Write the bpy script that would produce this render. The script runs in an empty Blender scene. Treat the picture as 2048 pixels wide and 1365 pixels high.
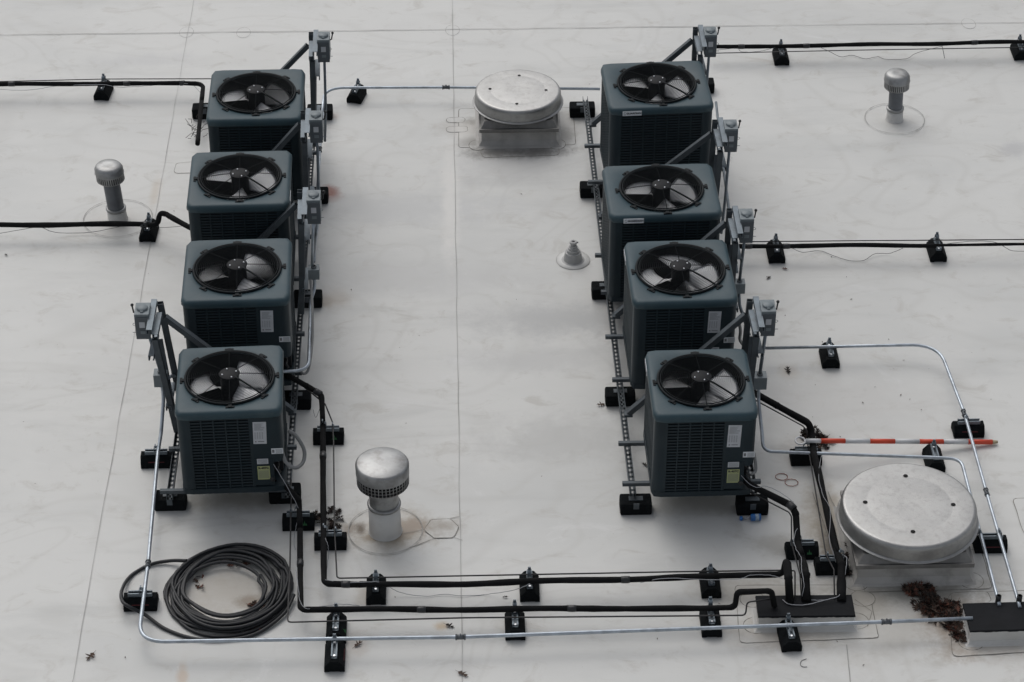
import bpy, bmesh, math, random
from mathutils import Vector, Matrix
random.seed(7)
R = math.radians
PI = math.pi
sc = bpy.context.scene
COL = sc.collection

# ------------------------------------------------------------------ camera, world, sun, exposure
F, PITCH, YAW, CAMH = 5000.0, R(35.8), R(1.5), 11.35
cd = bpy.data.cameras.new("Camera")
cam = bpy.data.objects.new("Camera", cd)
COL.objects.link(cam)
cd.sensor_width = 36
cd.lens = F / 2048 * 36
cd.clip_start = 0.5
cd.clip_end = 500
cam.location = (0, 0, CAMH)
cam.rotation_euler = (PI / 2 - PITCH, 0, -YAW)
sc.camera = cam

w = bpy.data.worlds.new("World")
sc.world = w
w.use_nodes = True
nt = w.node_tree
bg = nt.nodes['Background']
sky = nt.nodes.new('ShaderNodeTexSky')
sky.sky_type = 'NISHITA'
sky.sun_disc = False
sky.sun_elevation = R(52)
sky.sun_rotation = R(-22)
sky.air_density = 1.0
sky.dust_density = 4.0
hs = nt.nodes.new('ShaderNodeHueSaturation')
hs.inputs['Saturation'].default_value = 0.3
nt.links.new(sky.outputs[0], hs.inputs['Color'])
nt.links.new(hs.outputs[0], bg.inputs[0])
bg.inputs[1].default_value = 0.106
sl = bpy.data.lights.new("Sun", 'SUN')
sl.energy = 0.5
sl.angle = R(60)
sl.color = (1, 0.99, 0.975)
so = bpy.data.objects.new("Sun", sl)
COL.objects.link(so)
so.rotation_euler = (R(-38), 0, R(22))
sc.view_settings.view_transform = 'Standard'
sc.view_settings.look = 'None'
sc.view_settings.gamma = 1
sc.view_settings.exposure = 0.1

# ------------------------------------------------------------------ survey of the roof: sight lines to points
_f = Vector((math.sin(YAW) * math.cos(PITCH), math.cos(YAW) * math.cos(PITCH), -math.sin(PITCH)))
_r = Vector((math.cos(YAW), -math.sin(YAW), 0))
_u = _r.cross(_f)
def V(px, py, z=0.0):
    d = _f + _r * ((px - 1024) / F) - _u * ((py - 682.5) / F)
    t = (z - CAMH) / d.z
    return Vector((d.x * t, d.y * t, z))

# ------------------------------------------------------------------ materials
MATS = {}
def mat(name, col, rough=0.5, metal=0.0, var=0.12, scale=6.0, bump=0.0, bscale=60.0, spec=0.5, dirt=None, dscale=3.0, damt=0.5):
    if name in MATS: return MATS[name]
    m = bpy.data.materials.new(name)
    m.use_nodes = True
    n = m.node_tree.nodes; L = m.node_tree.links
    b = n['Principled BSDF']
    b.inputs['Roughness'].default_value = rough
    b.inputs['Metallic'].default_value = metal
    b.inputs['Specular IOR Level'].default_value = spec
    tc = n.new('ShaderNodeTexCoord')
    nz = n.new('ShaderNodeTexNoise'); nz.inputs['Scale'].default_value = scale; nz.inputs['Detail'].default_value = 6
    oi = n.new('ShaderNodeObjectInfo'); vm = n.new('ShaderNodeVectorMath'); vm.operation = 'ADD'
    ml = n.new('ShaderNodeMath'); ml.operation = 'MULTIPLY'; ml.inputs[1].default_value = 37.0
    L.new(oi.outputs['Random'], ml.inputs[0]); L.new(tc.outputs['Object'], vm.inputs[0]); L.new(ml.outputs[0], vm.inputs[1])
    L.new(vm.outputs[0], nz.inputs['Vector'])
    rmp = n.new('ShaderNodeValToRGB')
    c0 = [max(0, c * (1 - var)) for c in col]; c1 = [c * (1 + var) for c in col]
    rmp.color_ramp.elements[0].position = 0.3; rmp.color_ramp.elements[1].position = 0.7
    rmp.color_ramp.elements[0].color = (*c0, 1); rmp.color_ramp.elements[1].color = (*c1, 1)
    L.new(nz.outputs[0], rmp.inputs[0])
    out = rmp.outputs[0]
    if dirt:
        n2 = n.new('ShaderNodeTexNoise'); n2.inputs['Scale'].default_value = dscale; n2.inputs['Detail'].default_value = 8
        n2.inputs['Roughness'].default_value = 0.65
        L.new(vm.outputs[0], n2.inputs['Vector'])
        r2 = n.new('ShaderNodeValToRGB')
        r2.color_ramp.elements[0].position = 0.48; r2.color_ramp.elements[1].position = 0.72
        r2.color_ramp.elements[0].color = (0, 0, 0, 1); r2.color_ramp.elements[1].color = (damt, damt, damt, 1)
        L.new(n2.outputs[0], r2.inputs[0])
        mx = n.new('ShaderNodeMixRGB'); mx.inputs[2].default_value = (*dirt, 1)
        L.new(r2.outputs[0], mx.inputs[0]); L.new(out, mx.inputs[1])
        out = mx.outputs[0]
    L.new(out, b.inputs['Base Color'])
    rv = n.new('ShaderNodeMapRange'); rv.inputs['To Min'].default_value = max(0.03, rough - 0.08); rv.inputs['To Max'].default_value = min(1, rough + 0.1)
    L.new(nz.outputs[0], rv.inputs['Value']); L.new(rv.outputs[0], b.inputs['Roughness'])
    if bump:
        nb = n.new('ShaderNodeTexNoise'); nb.inputs['Scale'].default_value = bscale; nb.inputs['Detail'].default_value = 4
        L.new(tc.outputs['Object'], nb.inputs['Vector'])
        bp = n.new('ShaderNodeBump'); bp.inputs['Strength'].default_value = bump; bp.inputs['Distance'].default_value = 0.01
        L.new(nb.outputs[0], bp.inputs['Height']); L.new(bp.outputs[0], b.inputs['Normal'])
    MATS[name] = m
    return m

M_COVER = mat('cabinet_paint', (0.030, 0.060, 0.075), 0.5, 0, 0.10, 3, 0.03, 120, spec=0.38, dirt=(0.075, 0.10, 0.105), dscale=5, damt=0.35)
M_BODY = mat('cabinet_paint_shaded', (0.016, 0.028, 0.035), 0.5, 0, 0.15, 4, 0.03, 90, spec=0.3, dirt=(0.035, 0.045, 0.05), dscale=3, damt=0.4)  # same cabinet paint, with the shade of the upright sides in its colour
M_COIL = mat('coil_fins', (0.010, 0.012, 0.014), 0.7, 0, 0.2, 8)
M_INNER = mat('shroud_black', (0.006, 0.0075, 0.009), 0.85, 0, 0.2, 8, spec=0.15)
M_WIRE = mat('guard_wire', (0.006, 0.009, 0.011), 0.65, 0, 0.1, 8, spec=0.2)
M_BLADE = mat('blade_alloy', (0.90, 0.91, 0.92), 0.5, 0.1, 0.1, 9, dirt=(0.3, 0.3, 0.3), dscale=9, damt=0.4)
M_MOTOR = mat('motor_paint', (0.008, 0.009, 0.011), 0.6, 0, 0.15, 9, spec=0.2)
M_SCREW = mat('bright_screw', (0.8, 0.82, 0.85), 0.3, 0.6)
M_GALV = mat('galvanised_steel', (0.165, 0.195, 0.22), 0.5, 0.55, 0.18, 14, 0.02, 60, dirt=(0.12, 0.125, 0.13), dscale=8, damt=0.5)
M_GALVD = mat('dark_strut_steel', (0.085, 0.10, 0.112), 0.55, 0.5, 0.2, 12, dirt=(0.08, 0.085, 0.09), dscale=8, damt=0.5)  # darker tone of the strut steel
M_EMT = mat('conduit_steel', (0.44, 0.49, 0.54), 0.38, 0.65, 0.15, 16, dirt=(0.2, 0.21, 0.23), dscale=9, damt=0.6)
M_EMTD = mat('conduit_fitting', (0.11, 0.12, 0.13), 0.45, 0.5, 0.2, 20)
M_BOX = mat('grey_enclosure_paint', (0.17, 0.20, 0.215), 0.5, 0.1, 0.06, 9, dirt=(0.14, 0.15, 0.16), dscale=8, damt=0.4)
M_BOXF = mat('enclosure_front_darker', (0.09, 0.105, 0.118), 0.5, 0.1, 0.08, 9)  # darker grey for the front covers
M_BLACK = mat('black_plastic', (0.012, 0.013, 0.014), 0.45, 0, 0.2, 12)
M_RUB = mat('recycled_rubber', (0.0065, 0.008, 0.009), 0.95, 0, 0.3, 30, 0.5, 140, spec=0.12)
M_FOAM = mat('pipe_insulation', (0.009, 0.0092, 0.0098), 0.9, 0, 0.25, 10, 0.35, 45, spec=0.15, dirt=(0.018, 0.018, 0.018), dscale=5, damt=0.5)
M_TAPE = mat('wrapped_tape', (0.02, 0.021, 0.023), 0.35, 0, 0.25, 18, 0.4, 60)
M_LINE = mat('thin_line_sleeve', (0.022, 0.021, 0.022), 0.5, 0, 0.2, 10)
M_WGREY = mat('grey_signal_wire', (0.34, 0.35, 0.37), 0.5, 0, 0.1, 10)
M_WDARK = mat('dark_signal_wire', (0.08, 0.085, 0.09), 0.5, 0, 0.1, 10)
M_CABLE = mat('cable_jacket', (0.009, 0.0105, 0.013), 0.5, 0, 0.25, 7, dirt=(0.03, 0.031, 0.033), dscale=4, damt=0.6)
M_ALU = mat('spun_aluminium', (0.36, 0.36, 0.355), 0.42, 0.85, 0.1, 5, 0.15, 160, dirt=(0.22, 0.215, 0.205), dscale=26, damt=0.45)
M_ALUD = mat('aluminium_curb_cap', (0.24, 0.235, 0.225), 0.55, 0.4, 0.15, 6, dirt=(0.09, 0.085, 0.08), dscale=5, damt=0.6)
M_FLUE = mat('flue_metal', (0.33, 0.335, 0.335), 0.42, 0.7, 0.18, 9, 0.05, 80, dirt=(0.17, 0.16, 0.15), dscale=10, damt=0.7)
M_FLUEP = mat('dull_flue_pipe', (0.15, 0.16, 0.175), 0.5, 0.5, 0.2, 8, dirt=(0.1, 0.1, 0.1), dscale=6)
M_HOLE = mat('dark_hole', (0.006, 0.006, 0.006), 0.9)
M_MEM = mat('membrane_flashing', (0.60, 0.595, 0.575), 0.55, 0, 0.06, 4, 0.08, 12, dirt=(0.37, 0.345, 0.31), dscale=2.2, damt=0.5)
M_MEMD = mat('grimy_membrane', (0.44, 0.43, 0.41), 0.6, 0, 0.14, 5, 0.1, 12, dirt=(0.2, 0.19, 0.175), dscale=4.5, damt=0.8)
M_SEAM = mat('seam_dirt', (0.33, 0.325, 0.31), 0.8, 0, 0.35, 9)
M_EDGE = mat('patch_edge_dirt', (0.20, 0.19, 0.17), 0.8, 0, 0.4, 9)
M_SEAMS = mat('seam_faint', (0.40, 0.395, 0.38), 0.7, 0, 0.2, 3)
M_BOOT = mat('rubber_boot_grey', (0.42, 0.42, 0.415), 0.55, 0, 0.08, 9)
M_PAPER = mat('label_paper', (0.50, 0.52, 0.55), 0.5, 0, 0.06, 20)
M_WPLATE = mat('nameplate_white', (0.66, 0.69, 0.72), 0.4, 0, 0.05, 20)
M_YELLOW = mat('label_yellow', (0.40, 0.43, 0.21), 0.5, 0, 0.08, 20)
M_INK = mat('ink', (0.02, 0.022, 0.025), 0.6)
M_INKG = mat('ink_soft', (0.17, 0.18, 0.19), 0.6)
M_GREEN = mat('green_mark', (0.008, 0.09, 0.022), 0.5)
M_RED = mat('red_mark', (0.09, 0.006, 0.008), 0.5)
M_PRED = mat('pole_red', (0.66, 0.07, 0.03), 0.4, 0, 0.1, 12)
M_PWHT = mat('pole_white', (0.66, 0.67, 0.68), 0.4, 0, 0.06, 12, dirt=(0.4, 0.4, 0.38), dscale=9, damt=0.3)
M_TAN = mat('worn_tip', (0.45, 0.38, 0.25), 0.7, 0, 0.2, 20)
M_BLUE = mat('can_blue', (0.03, 0.15, 0.42), 0.35, 0, 0.2, 25)
M_CANW = mat('can_print', (0.35, 0.45, 0.55), 0.4, 0, 0.4, 60)
M_COPPER = mat('copper_strand', (0.36, 0.13, 0.09), 0.45, 0.2, 0.5, 40)
M_LEAF = mat('dead_leaf', (0.062, 0.038, 0.027), 0.8, 0, 0.4, 30)
M_LEAFR = mat('dead_leaf_rust', (0.12, 0.045, 0.028), 0.8, 0, 0.4, 30)
M_LEAFD = mat('dead_leaf_dark', (0.022, 0.016, 0.013), 0.85, 0, 0.4, 30)
M_TAR = mat('black_curb_coating', (0.009, 0.010, 0.012), 0.8, 0, 0.2, 8, 0.2, 25, spec=0.2, dirt=(0.018, 0.018, 0.02), dscale=4)

# ------------------------------------------------------------------ mesh helpers
def frame(d, up=Vector((0, 0, 1))):
    d = d.normalized()
    if abs(d.dot(up)) > 0.97: up = Vector((0, 1, 0))
    s = d.cross(up).normalized()
    return s, s.cross(d).normalized()
def box(bm, c, s, rot=0.0, bev=0.0):
    r = bmesh.ops.create_cube(bm, size=1)
    mtx = Matrix.Translation(c) @ Matrix.Rotation(rot, 4, 'Z') @ Matrix.Diagonal((s[0], s[1], s[2], 1))
    bmesh.ops.transform(bm, matrix=mtx, verts=r['verts'])
    if bev:
        es = list({e for v in r['verts'] for e in v.link_edges})
        bmesh.ops.bevel(bm, geom=es, offset=bev, segments=2, affect='EDGES', profile=0.6)
def obox(bm, p0, p1, side, a0, a1, b0, b1):
    """box from p0 to p1; side = direction of 'a', b = third axis"""
    p0, p1 = Vector(p0), Vector(p1)
    d = (p1 - p0).normalized()
    a = (side - d * side.dot(d)).normalized(); b = d.cross(a).normalized()
    vs = []
    for p in (p0, p1):
        for (x, y) in ((a0, b0), (a1, b0), (a1, b1), (a0, b1)):
            vs.append(bm.verts.new(p + a * x + b * y))
    for q in ((0, 1, 2, 3), (7, 6, 5, 4), (0, 4, 5, 1), (1, 5, 6, 2), (2, 6, 7, 3), (3, 7, 4, 0)):
        bm.faces.new([vs[i] for i in q])
def channel(bm, p0, p1, side, s=0.041, t=0.0035, flip=1):
    """steel strut channel: web on the 'side' face, two flanges with returned lips"""
    h = s / 2
    w0, w1 = (h - t, h) if flip > 0 else (-h, -h + t)
    obox(bm, p0, p1, side, w0, w1, -h, h)
    f0, f1 = (-h, h - t) if flip > 0 else (-h + t, h)
    obox(bm, p0, p1, side, f0, f1, -h, -h + t)
    obox(bm, p0, p1, side, f0, f1, h - t, h)
    l0, l1 = (-h, -h + t) if flip > 0 else (h - t, h)
    obox(bm, p0, p1, side, l0, l1, -h + t, -h + 0.010)
    obox(bm, p0, p1, side, l0, l1, h - 0.010, h - t)
def fillet(pts, rad, n=7):
    pts = [Vector(p) for p in pts]
    if rad <= 0 or len(pts) < 3: return pts
    out = [pts[0]]
    for i in range(1, len(pts) - 1):
        a, b, c = pts[i - 1], pts[i], pts[i + 1]
        u, v = (a - b), (c - b)
        lu, lv = u.length, v.length
        if lu < 1e-6 or lv < 1e-6: continue
        u.normalize(); v.normalize()
        ang = u.angle(v)
        if ang > PI - 0.04: out.append(b); continue
        t = min(rad / math.tan(ang / 2), lu * 0.48, lv * 0.48)
        p, q = b + u * t, b + v * t
        for k in range(n + 1):
            s = k / n
            out.append(p * (1 - s) ** 2 + b * (2 * s * (1 - s)) + q * s * s)
    out.append(pts[-1])
    return out
def smooth_path(pts, n=8):
    pts = [Vector(p) for p in pts]
    P = [pts[0]] + pts + [pts[-1]]
    out = []
    for i in range(1, len(P) - 2):
        a, b, c, d = P[i - 1], P[i], P[i + 1], P[i + 2]
        for k in range(n):
            t = k / n
            out.append(0.5 * ((2 * b) + (c - a) * t + (2 * a - 5 * b + 4 * c - d) * t * t + (3 * b - a - 3 * c + d) * t ** 3))
    out.append(pts[-1])
    return out
def tube(bm, pts, r, seg=10, closed=False, rfun=None):
    pts = [Vector(p) for p in pts]
    n = len(pts)
    rings = []
    prev = None
    for i, p in enumerate(pts):
        if closed: d = pts[(i + 1) % n] - pts[i - 1]
        else: d = pts[min(i + 1, n - 1)] - pts[max(i - 1, 0)]
        d.normalize()
        if prev is None: s, u = frame(d)
        else:
            s = (prev - d * prev.dot(d))
            s = s.normalized() if s.length > 1e-6 else frame(d)[0]
            u = s.cross(d)
        prev = s
        rr = rfun(i / max(1, n - 1)) if rfun else r
        rings.append([bm.verts.new(p + s * math.cos(2 * PI * k / seg) * rr + u * math.sin(2 * PI * k / seg) * rr) for k in range(seg)])
    m = n if closed else n - 1
    for i in range(m):
        A, B = rings[i], rings[(i + 1) % n]
        for k in range(seg):
            f = bm.faces.new((A[k], A[(k + 1) % seg], B[(k + 1) % seg], B[k])); f.smooth = True
    if not closed:
        bm.faces.new(rings[0][::-1]); bm.faces.new(rings[-1])
def lathe(bm, prof, c=(0, 0, 0), seg=40, smooth=True, cap0=False, cap1=False):
    c = Vector(c); rings = []
    for (r, z) in prof:
        if r < 1e-5: rings.append([bm.verts.new(c + Vector((0, 0, z)))])
        else: rings.append([bm.verts.new(c + Vector((r * math.cos(2 * PI * k / seg), r * math.sin(2 * PI * k / seg), z))) for k in range(seg)])
    for i in range(len(rings) - 1):
        A, B = rings[i], rings[i + 1]
        for k in range(seg):
            k2 = (k + 1) % seg
            if len(A) == 1 and len(B) == 1: continue
            if len(A) == 1: f = bm.faces.new((A[0], B[k], B[k2]))
            elif len(B) == 1: f = bm.faces.new((A[k], A[k2], B[0]))
            else: f = bm.faces.new((A[k], A[k2], B[k2], B[k]))
            f.smooth = smooth
    if cap0 and len(rings[0]) > 1: bm.faces.new(rings[0][::-1])
    if cap1 and len(rings[-1]) > 1: bm.faces.new(rings[-1])
def poly(bm, pts, z0, z1):
    lo = [bm.verts.new((p[0], p[1], z0)) for p in pts]; hi = [bm.verts.new((p[0], p[1], z1)) for p in pts]
    n = len(pts)
    bm.faces.new(lo[::-1]); bm.faces.new(hi)
    for i in range(n): bm.faces.new((lo[i], lo[(i + 1) % n], hi[(i + 1) % n], hi[i]))
def obj(name, bm, m, parent=None, smooth_angle=None):
    bmesh.ops.recalc_face_normals(bm, faces=bm.faces)
    me = bpy.data.meshes.new(name); bm.to_mesh(me); bm.free()
    me.materials.append(m)
    o = bpy.data.objects.new(name, me); COL.objects.link(o)
    if parent: o.parent = parent
    return o
def tag(o, label=None, cat=None, group=None, kind=None):
    if label: o['label'] = label
    if cat: o['category'] = cat
    if group: o['group'] = group
    if kind: o['kind'] = kind
    return o
def thing(name, label, cat, loc=(0, 0, 0), rz=0.0, group=None):
    o = bpy.data.objects.new(name, None); COL.objects.link(o)
    o.empty_display_size = 0.1
    o.location = loc; o.rotation_euler = (0, 0, rz)
    return tag(o, label, cat, group)
def recentre(o, p):
    """put the origin of a single-mesh thing at its base"""
    p = Vector(p)
    for v in o.data.vertices: v.co -= p
    o.location = p
    return o
def text_part(name, s, size, m, parent, loc, rot):
    cu = bpy.data.curves.new(name, 'FONT'); cu.body = s; cu.size = size; cu.extrude = 0.0006; cu.offset = 0.0012 * size / 0.03
    cu.align_x = 'CENTER'; cu.align_y = 'CENTER'; cu.resolution_u = 3
    t = bpy.data.objects.new(name, cu); COL.objects.link(t)
    bpy.context.view_layer.update()
    me = bpy.data.meshes.new_from_object(t.evaluated_get(bpy.context.evaluated_depsgraph_get()))
    bpy.data.objects.remove(t)
    me.materials.clear(); me.materials.append(m)
    o = bpy.data.objects.new(name, me); COL.objects.link(o); o.parent = parent
    o.location = loc; o.rotation_euler = rot
    return o

# ================================================================== THE ROOF
ROOF_STAINS_SHADE = [  # px, py, radius m, colour, strength, (stretch x, stretch y)
    (660, 388, 0.14, (0.27, 0.09, 0.06), 1.0, 0.8, 1.1), (645, 602, 0.10, (0.30, 0.23, 0.17), 0.6, 1.2, 1), (672, 595, 0.16, (0.42, 0.37, 0.31), 0.45, 1, 1.3),
    (655, 232, 0.09, (0.42, 0.32, 0.27), 0.5, 1.3, 1), (940, 252, 0.12, (0.11, 0.10, 0.085), 0.95, 0.8, 1.2), (1035, 303, 0.42, (0.33, 0.325, 0.31), 0.6, 1, 0.42),
    (925, 258, 0.22, (0.42, 0.40, 0.37), 0.6, 1.5, 0.9), (1130, 250, 0.2, (0.40, 0.39, 0.37), 0.45, 1, 1.3), (1040, 330, 0.8, (0.46, 0.46, 0.455), 0.45, 1, 0.5),
    (470, 1000, 0.42, (0.36, 0.34, 0.29), 0.55, 1, 0.35), (1400, 1005, 0.45, (0.36, 0.34, 0.29), 0.5, 1, 0.35),  # greenish-brown contact shade under the two near units, painted into the roof
    (770, 1062, 0.32, (0.37, 0.33, 0.27), 0.65, 1.3, 0.9), (885, 1053, 0.12, (0.33, 0.30, 0.26), 0.7, 1.5, 1), (700, 1060, 0.09, (0.24, 0.2, 0.16), 0.6, 1, 1),
    (455, 1185, 0.42, (0.42, 0.37, 0.30), 0.45, 1, 1), (500, 1205, 0.12, (0.25, 0.2, 0.15), 0.6, 1.3, 0.7), (885, 1253, 0.07, (0.48, 0.36, 0.22), 0.6, 1, 0.8), (365, 1350, 0.08, (0.5, 0.40, 0.31), 0.6, 0.6, 1.8),
    (1655, 1040, 0.22, (0.36, 0.31, 0.24), 0.7, 0.9, 2.2), (1800, 1170, 0.6, (0.38, 0.365, 0.34), 0.55, 1.4, 0.45), (1760, 1240, 0.55, (0.45, 0.43, 0.39), 0.5, 1.6, 0.9),
    (1545, 1270, 0.3, (0.42, 0.38, 0.33), 0.5, 1.2, 0.7), (1980, 1290, 0.35, (0.42, 0.38, 0.33), 0.5, 1.4, 0.6), (1905, 1240, 0.24, (0.28, 0.22, 0.17), 0.6, 1.1, 1.6),
    (1640, 880, 0.12, (0.32, 0.29, 0.25), 0.5, 1.3, 1), (1600, 900, 0.2, (0.44, 0.42, 0.39), 0.5, 1.2, 1), (735, 1190, 0.12, (0.42, 0.38, 0.32), 0.5, 1, 1.2), (705, 1290, 0.14, (0.44, 0.4, 0.36), 0.5, 1, 1.2),
    (1575, 745, 0.12, (0.48, 0.44, 0.38), 0.5, 1, 1), (310, 385, 0.12, (0.5, 0.43, 0.34), 0.4, 0.5, 2.5), (800, 420, 0.9, (0.52, 0.525, 0.52), 0.6, 1.5, 0.35), (780, 560, 1.0, (0.52, 0.52, 0.51), 0.5, 1.4, 0.3),
    (1090, 640, 0.8, (0.50, 0.50, 0.49), 0.5, 1.1, 0.4), (1080, 720, 0.6, (0.5, 0.5, 0.49), 0.5, 1.3, 0.35), (300, 120, 0.35, (0.5, 0.5, 0.5), 0.4, 1.6, 0.5), (2030, 298, 0.16, (0.46, 0.46, 0.46), 0.6, 1, 1),
    (1540, 500, 0.16, (0.42, 0.42, 0.41), 0.5, 1.8, 0.6), (1550, 620, 0.07, (0.36, 0.33, 0.31), 0.6, 1.2, 0.6), (240, 445, 0.25, (0.5, 0.48, 0.45), 0.4, 1.5, 1), (1795, 245, 0.2, (0.5, 0.49, 0.46), 0.4, 1.5, 1),
    (1225, 640, 0.14, (0.48, 0.45, 0.41), 0.5, 1, 2), (1650, 800, 0.7, (0.53, 0.52, 0.50), 0.4, 1.5, 0.6), (900, 400, 0.16, (0.68, 0.67, 0.64), 0.7, 0.6, 7.0), (760, 1075, 0.10, (0.27, 0.22, 0.16), 0.7, 2.2, 0.6), (812, 1058, 0.12, (0.30, 0.25, 0.19), 0.7, 1.2, 1.1),
    (722, 1057, 0.07, (0.12, 0.09, 0.06), 0.9, 0.7, 1.3), (830, 1052, 0.09, (0.30, 0.245, 0.195), 0.8, 1.3, 1.0), (990, 306, 0.22, (0.17, 0.165, 0.155), 0.7, 1.5, 0.5), (1080, 305, 0.22, (0.17, 0.165, 0.155), 0.7, 1.5, 0.45), (1820, 1186, 0.4, (0.25, 0.245, 0.22), 0.7, 1.6, 0.35), (945, 285, 0.14, (0.25, 0.24, 0.22), 0.6, 1, 1), (1130, 275, 0.14, (0.27, 0.26, 0.24), 0.6, 1, 1.4),
    (1150, 640, 0.5, (0.42, 0.425, 0.42), 0.6, 1.6, 0.5), (1120, 880, 0.6, (0.45, 0.45, 0.435), 0.5, 1.2, 0.6), (1560, 1090, 0.2, (0.36, 0.34, 0.30), 0.5, 1.2, 0.8), (1500, 1185, 0.3, (0.40, 0.37, 0.32), 0.5, 1.5, 0.8), (1735, 1210, 0.2, (0.36, 0.34, 0.3), 0.6, 1.1, 1.2),
    (1660, 1100, 0.12, (0.22, 0.19, 0.15), 0.7, 0.8, 2.4), (925, 262, 0.3, (0.70, 0.69, 0.66), 0.5, 0.5, 0.6)]
def roof_material():
    m = bpy.data.materials.new('roof_membrane'); m.use_nodes = True
    n = m.node_tree.nodes; L = m.node_tree.links; b = n['Principled BSDF']
    tc = n.new('ShaderNodeTexCoord')
    def noise(scale, det, stretch=(1, 1, 1), rough=0.55, dist=0.0):
        mp = n.new('ShaderNodeMapping'); mp.inputs['Scale'].default_value = stretch
        L.new(tc.outputs['Object'], mp.inputs['Vector'])
        z = n.new('ShaderNodeTexNoise'); z.inputs['Scale'].default_value = scale; z.inputs['Detail'].default_value = det
        z.inputs['Roughness'].default_value = rough; z.inputs['Distortion'].default_value = dist
        L.new(mp.outputs[0], z.inputs['Vector']); return z.outputs[0]
    def ramp(src, p0, p1, v0, v1):
        r = n.new('ShaderNodeMapRange'); r.interpolation_type = 'SMOOTHSTEP'
        for k, v in (('From Min', p0), ('From Max', p1), ('To Min', v0), ('To Max', v1)): r.inputs[k].default_value = v
        L.new(src, r.inputs['Value']); return r.outputs[0]
    def mix(fac, a, colr):
        x = n.new('ShaderNodeMixRGB')
        L.new(fac, x.inputs[0]); L.new(a, x.inputs[1]); x.inputs[2].default_value = (*colr, 1); return x.outputs[0]
    rgb = n.new('ShaderNodeRGB'); rgb.outputs[0].default_value = (0.622, 0.622, 0.600, 1); c = rgb.outputs[0]
    c = mix(ramp(noise(0.35, 5, (1, 1.6, 1), 0.6), 0.42, 0.68, 0, 0.8), c, (0.54, 0.545, 0.53))
    c = mix(ramp(noise(0.9, 8, (0.45, 2.4, 1), 0.65, 0.4), 0.5, 0.74, 0, 0.5), c, (0.45, 0.455, 0.44))
    c = mix(ramp(noise(3.5, 8, (1, 1.5, 1), 0.7, 0.8), 0.52, 0.72, 0, 0.6), c, (0.45, 0.435, 0.40))
    c = mix(ramp(noise(1.6, 9, (0.8, 1.3, 1), 0.7, 1.5), 0.58, 0.70, 0, 0.5), c, (0.66, 0.66, 0.65))
    c = mix(ramp(noise(38, 3, (1, 1, 1), 0.6), 0.70, 0.76, 0, 0.5), c, (0.36, 0.34, 0.30))
    c = mix(ramp(noise(11, 3, (1, 1, 1), 0.5), 0.73, 0.77, 0, 0.5), c, (0.70, 0.70, 0.69))
    # tide lines of dried puddles
    tl = noise(0.45, 1.5, (1, 1.5, 1), 0.5, 0.6)
    for lv in (0.44, 0.53, 0.6):
        sb = n.new('ShaderNodeMath'); sb.operation = 'SUBTRACT'; L.new(tl, sb.inputs[0]); sb.inputs[1].default_value = lv
        ab = n.new('ShaderNodeMath'); ab.operation = 'ABSOLUTE'; L.new(sb.outputs[0], ab.inputs[0])
        c = mix(ramp(ab.outputs[0], 0.0, 0.016, 0.16, 0), c, (0.44, 0.43, 0.40))
    grit = noise(14, 8, (1, 1, 1), 0.75)
    grit2 = noise(4, 6, (1, 1, 1), 0.65)
    for (px, py, rad, colr, st, sx, sy) in ROOF_STAINS_SHADE:
        p = V(px, py)
        mp = n.new('ShaderNodeMapping'); mp.vector_type = 'POINT'
        s = (1 / (rad * sx), 1 / (rad * sy), 1)
        mp.inputs['Location'].default_value = (-p.x * s[0], -p.y * s[1], 0); mp.inputs['Scale'].default_value = s
        L.new(tc.outputs['Object'], mp.inputs['Vector'])
        ln = n.new('ShaderNodeVectorMath'); ln.operation = 'LENGTH'; L.new(mp.outputs[0], ln.inputs[0])
        # ragged edge
        ad = n.new('ShaderNodeMath'); ad.operation = 'MULTIPLY_ADD'; L.new(grit2, ad.inputs[0]); ad.inputs[1].default_value = 1.6
        L.new(ln.outputs['Value'], ad.inputs[2])
        ad2 = n.new('ShaderNodeMath'); ad2.operation = 'MULTIPLY_ADD'; L.new(grit, ad2.inputs[0]); ad2.inputs[1].default_value = 1.0
        L.new(ad.outputs[0], ad2.inputs[2])
        c = mix(ramp(ad2.outputs[0], 1.45, 2.5, min(1, st * 1.25), 0), c, colr)
    L.new(c, b.inputs['Base Color'])
    b.inputs['Roughness'].default_value = 0.5; b.inputs['Specular IOR Level'].default_value = 0.5
    bp = n.new('ShaderNodeBump'); bp.inputs['Strength'].default_value = 0.35; bp.inputs['Distance'].default_value = 0.03
    L.new(noise(1.3, 4, (1, 1.4, 1), 0.5), bp.inputs['Height'])
    bp2 = n.new('ShaderNodeBump'); bp2.inputs['Strength'].default_value = 0.12; bp2.inputs['Distance'].default_value = 0.004
    L.new(noise(40, 3), bp2.inputs['Height']); L.new(bp.outputs[0], bp2.inputs['Normal'])
    L.new(bp2.outputs[0], b.inputs['Normal'])
    return m
bm = bmesh.new()
NX, NY = 60, 60
gv = [[None] * (NY + 1) for _ in range(NX + 1)]
for i in range(NX + 1):
    for j in range(NY + 1):
        x = -70 + 140 * i / NX; y = -60 + 220 * j / NY
        gv[i][j] = bm.verts.new((x, y, 0))
for i in range(NX):
    for j in range(NY):
        bm.faces.new((gv[i][j], gv[i + 1][j], gv[i + 1][j + 1], gv[i][j + 1]))
roof = tag(obj('roof', bm, roof_material()), kind='structure')

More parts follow.
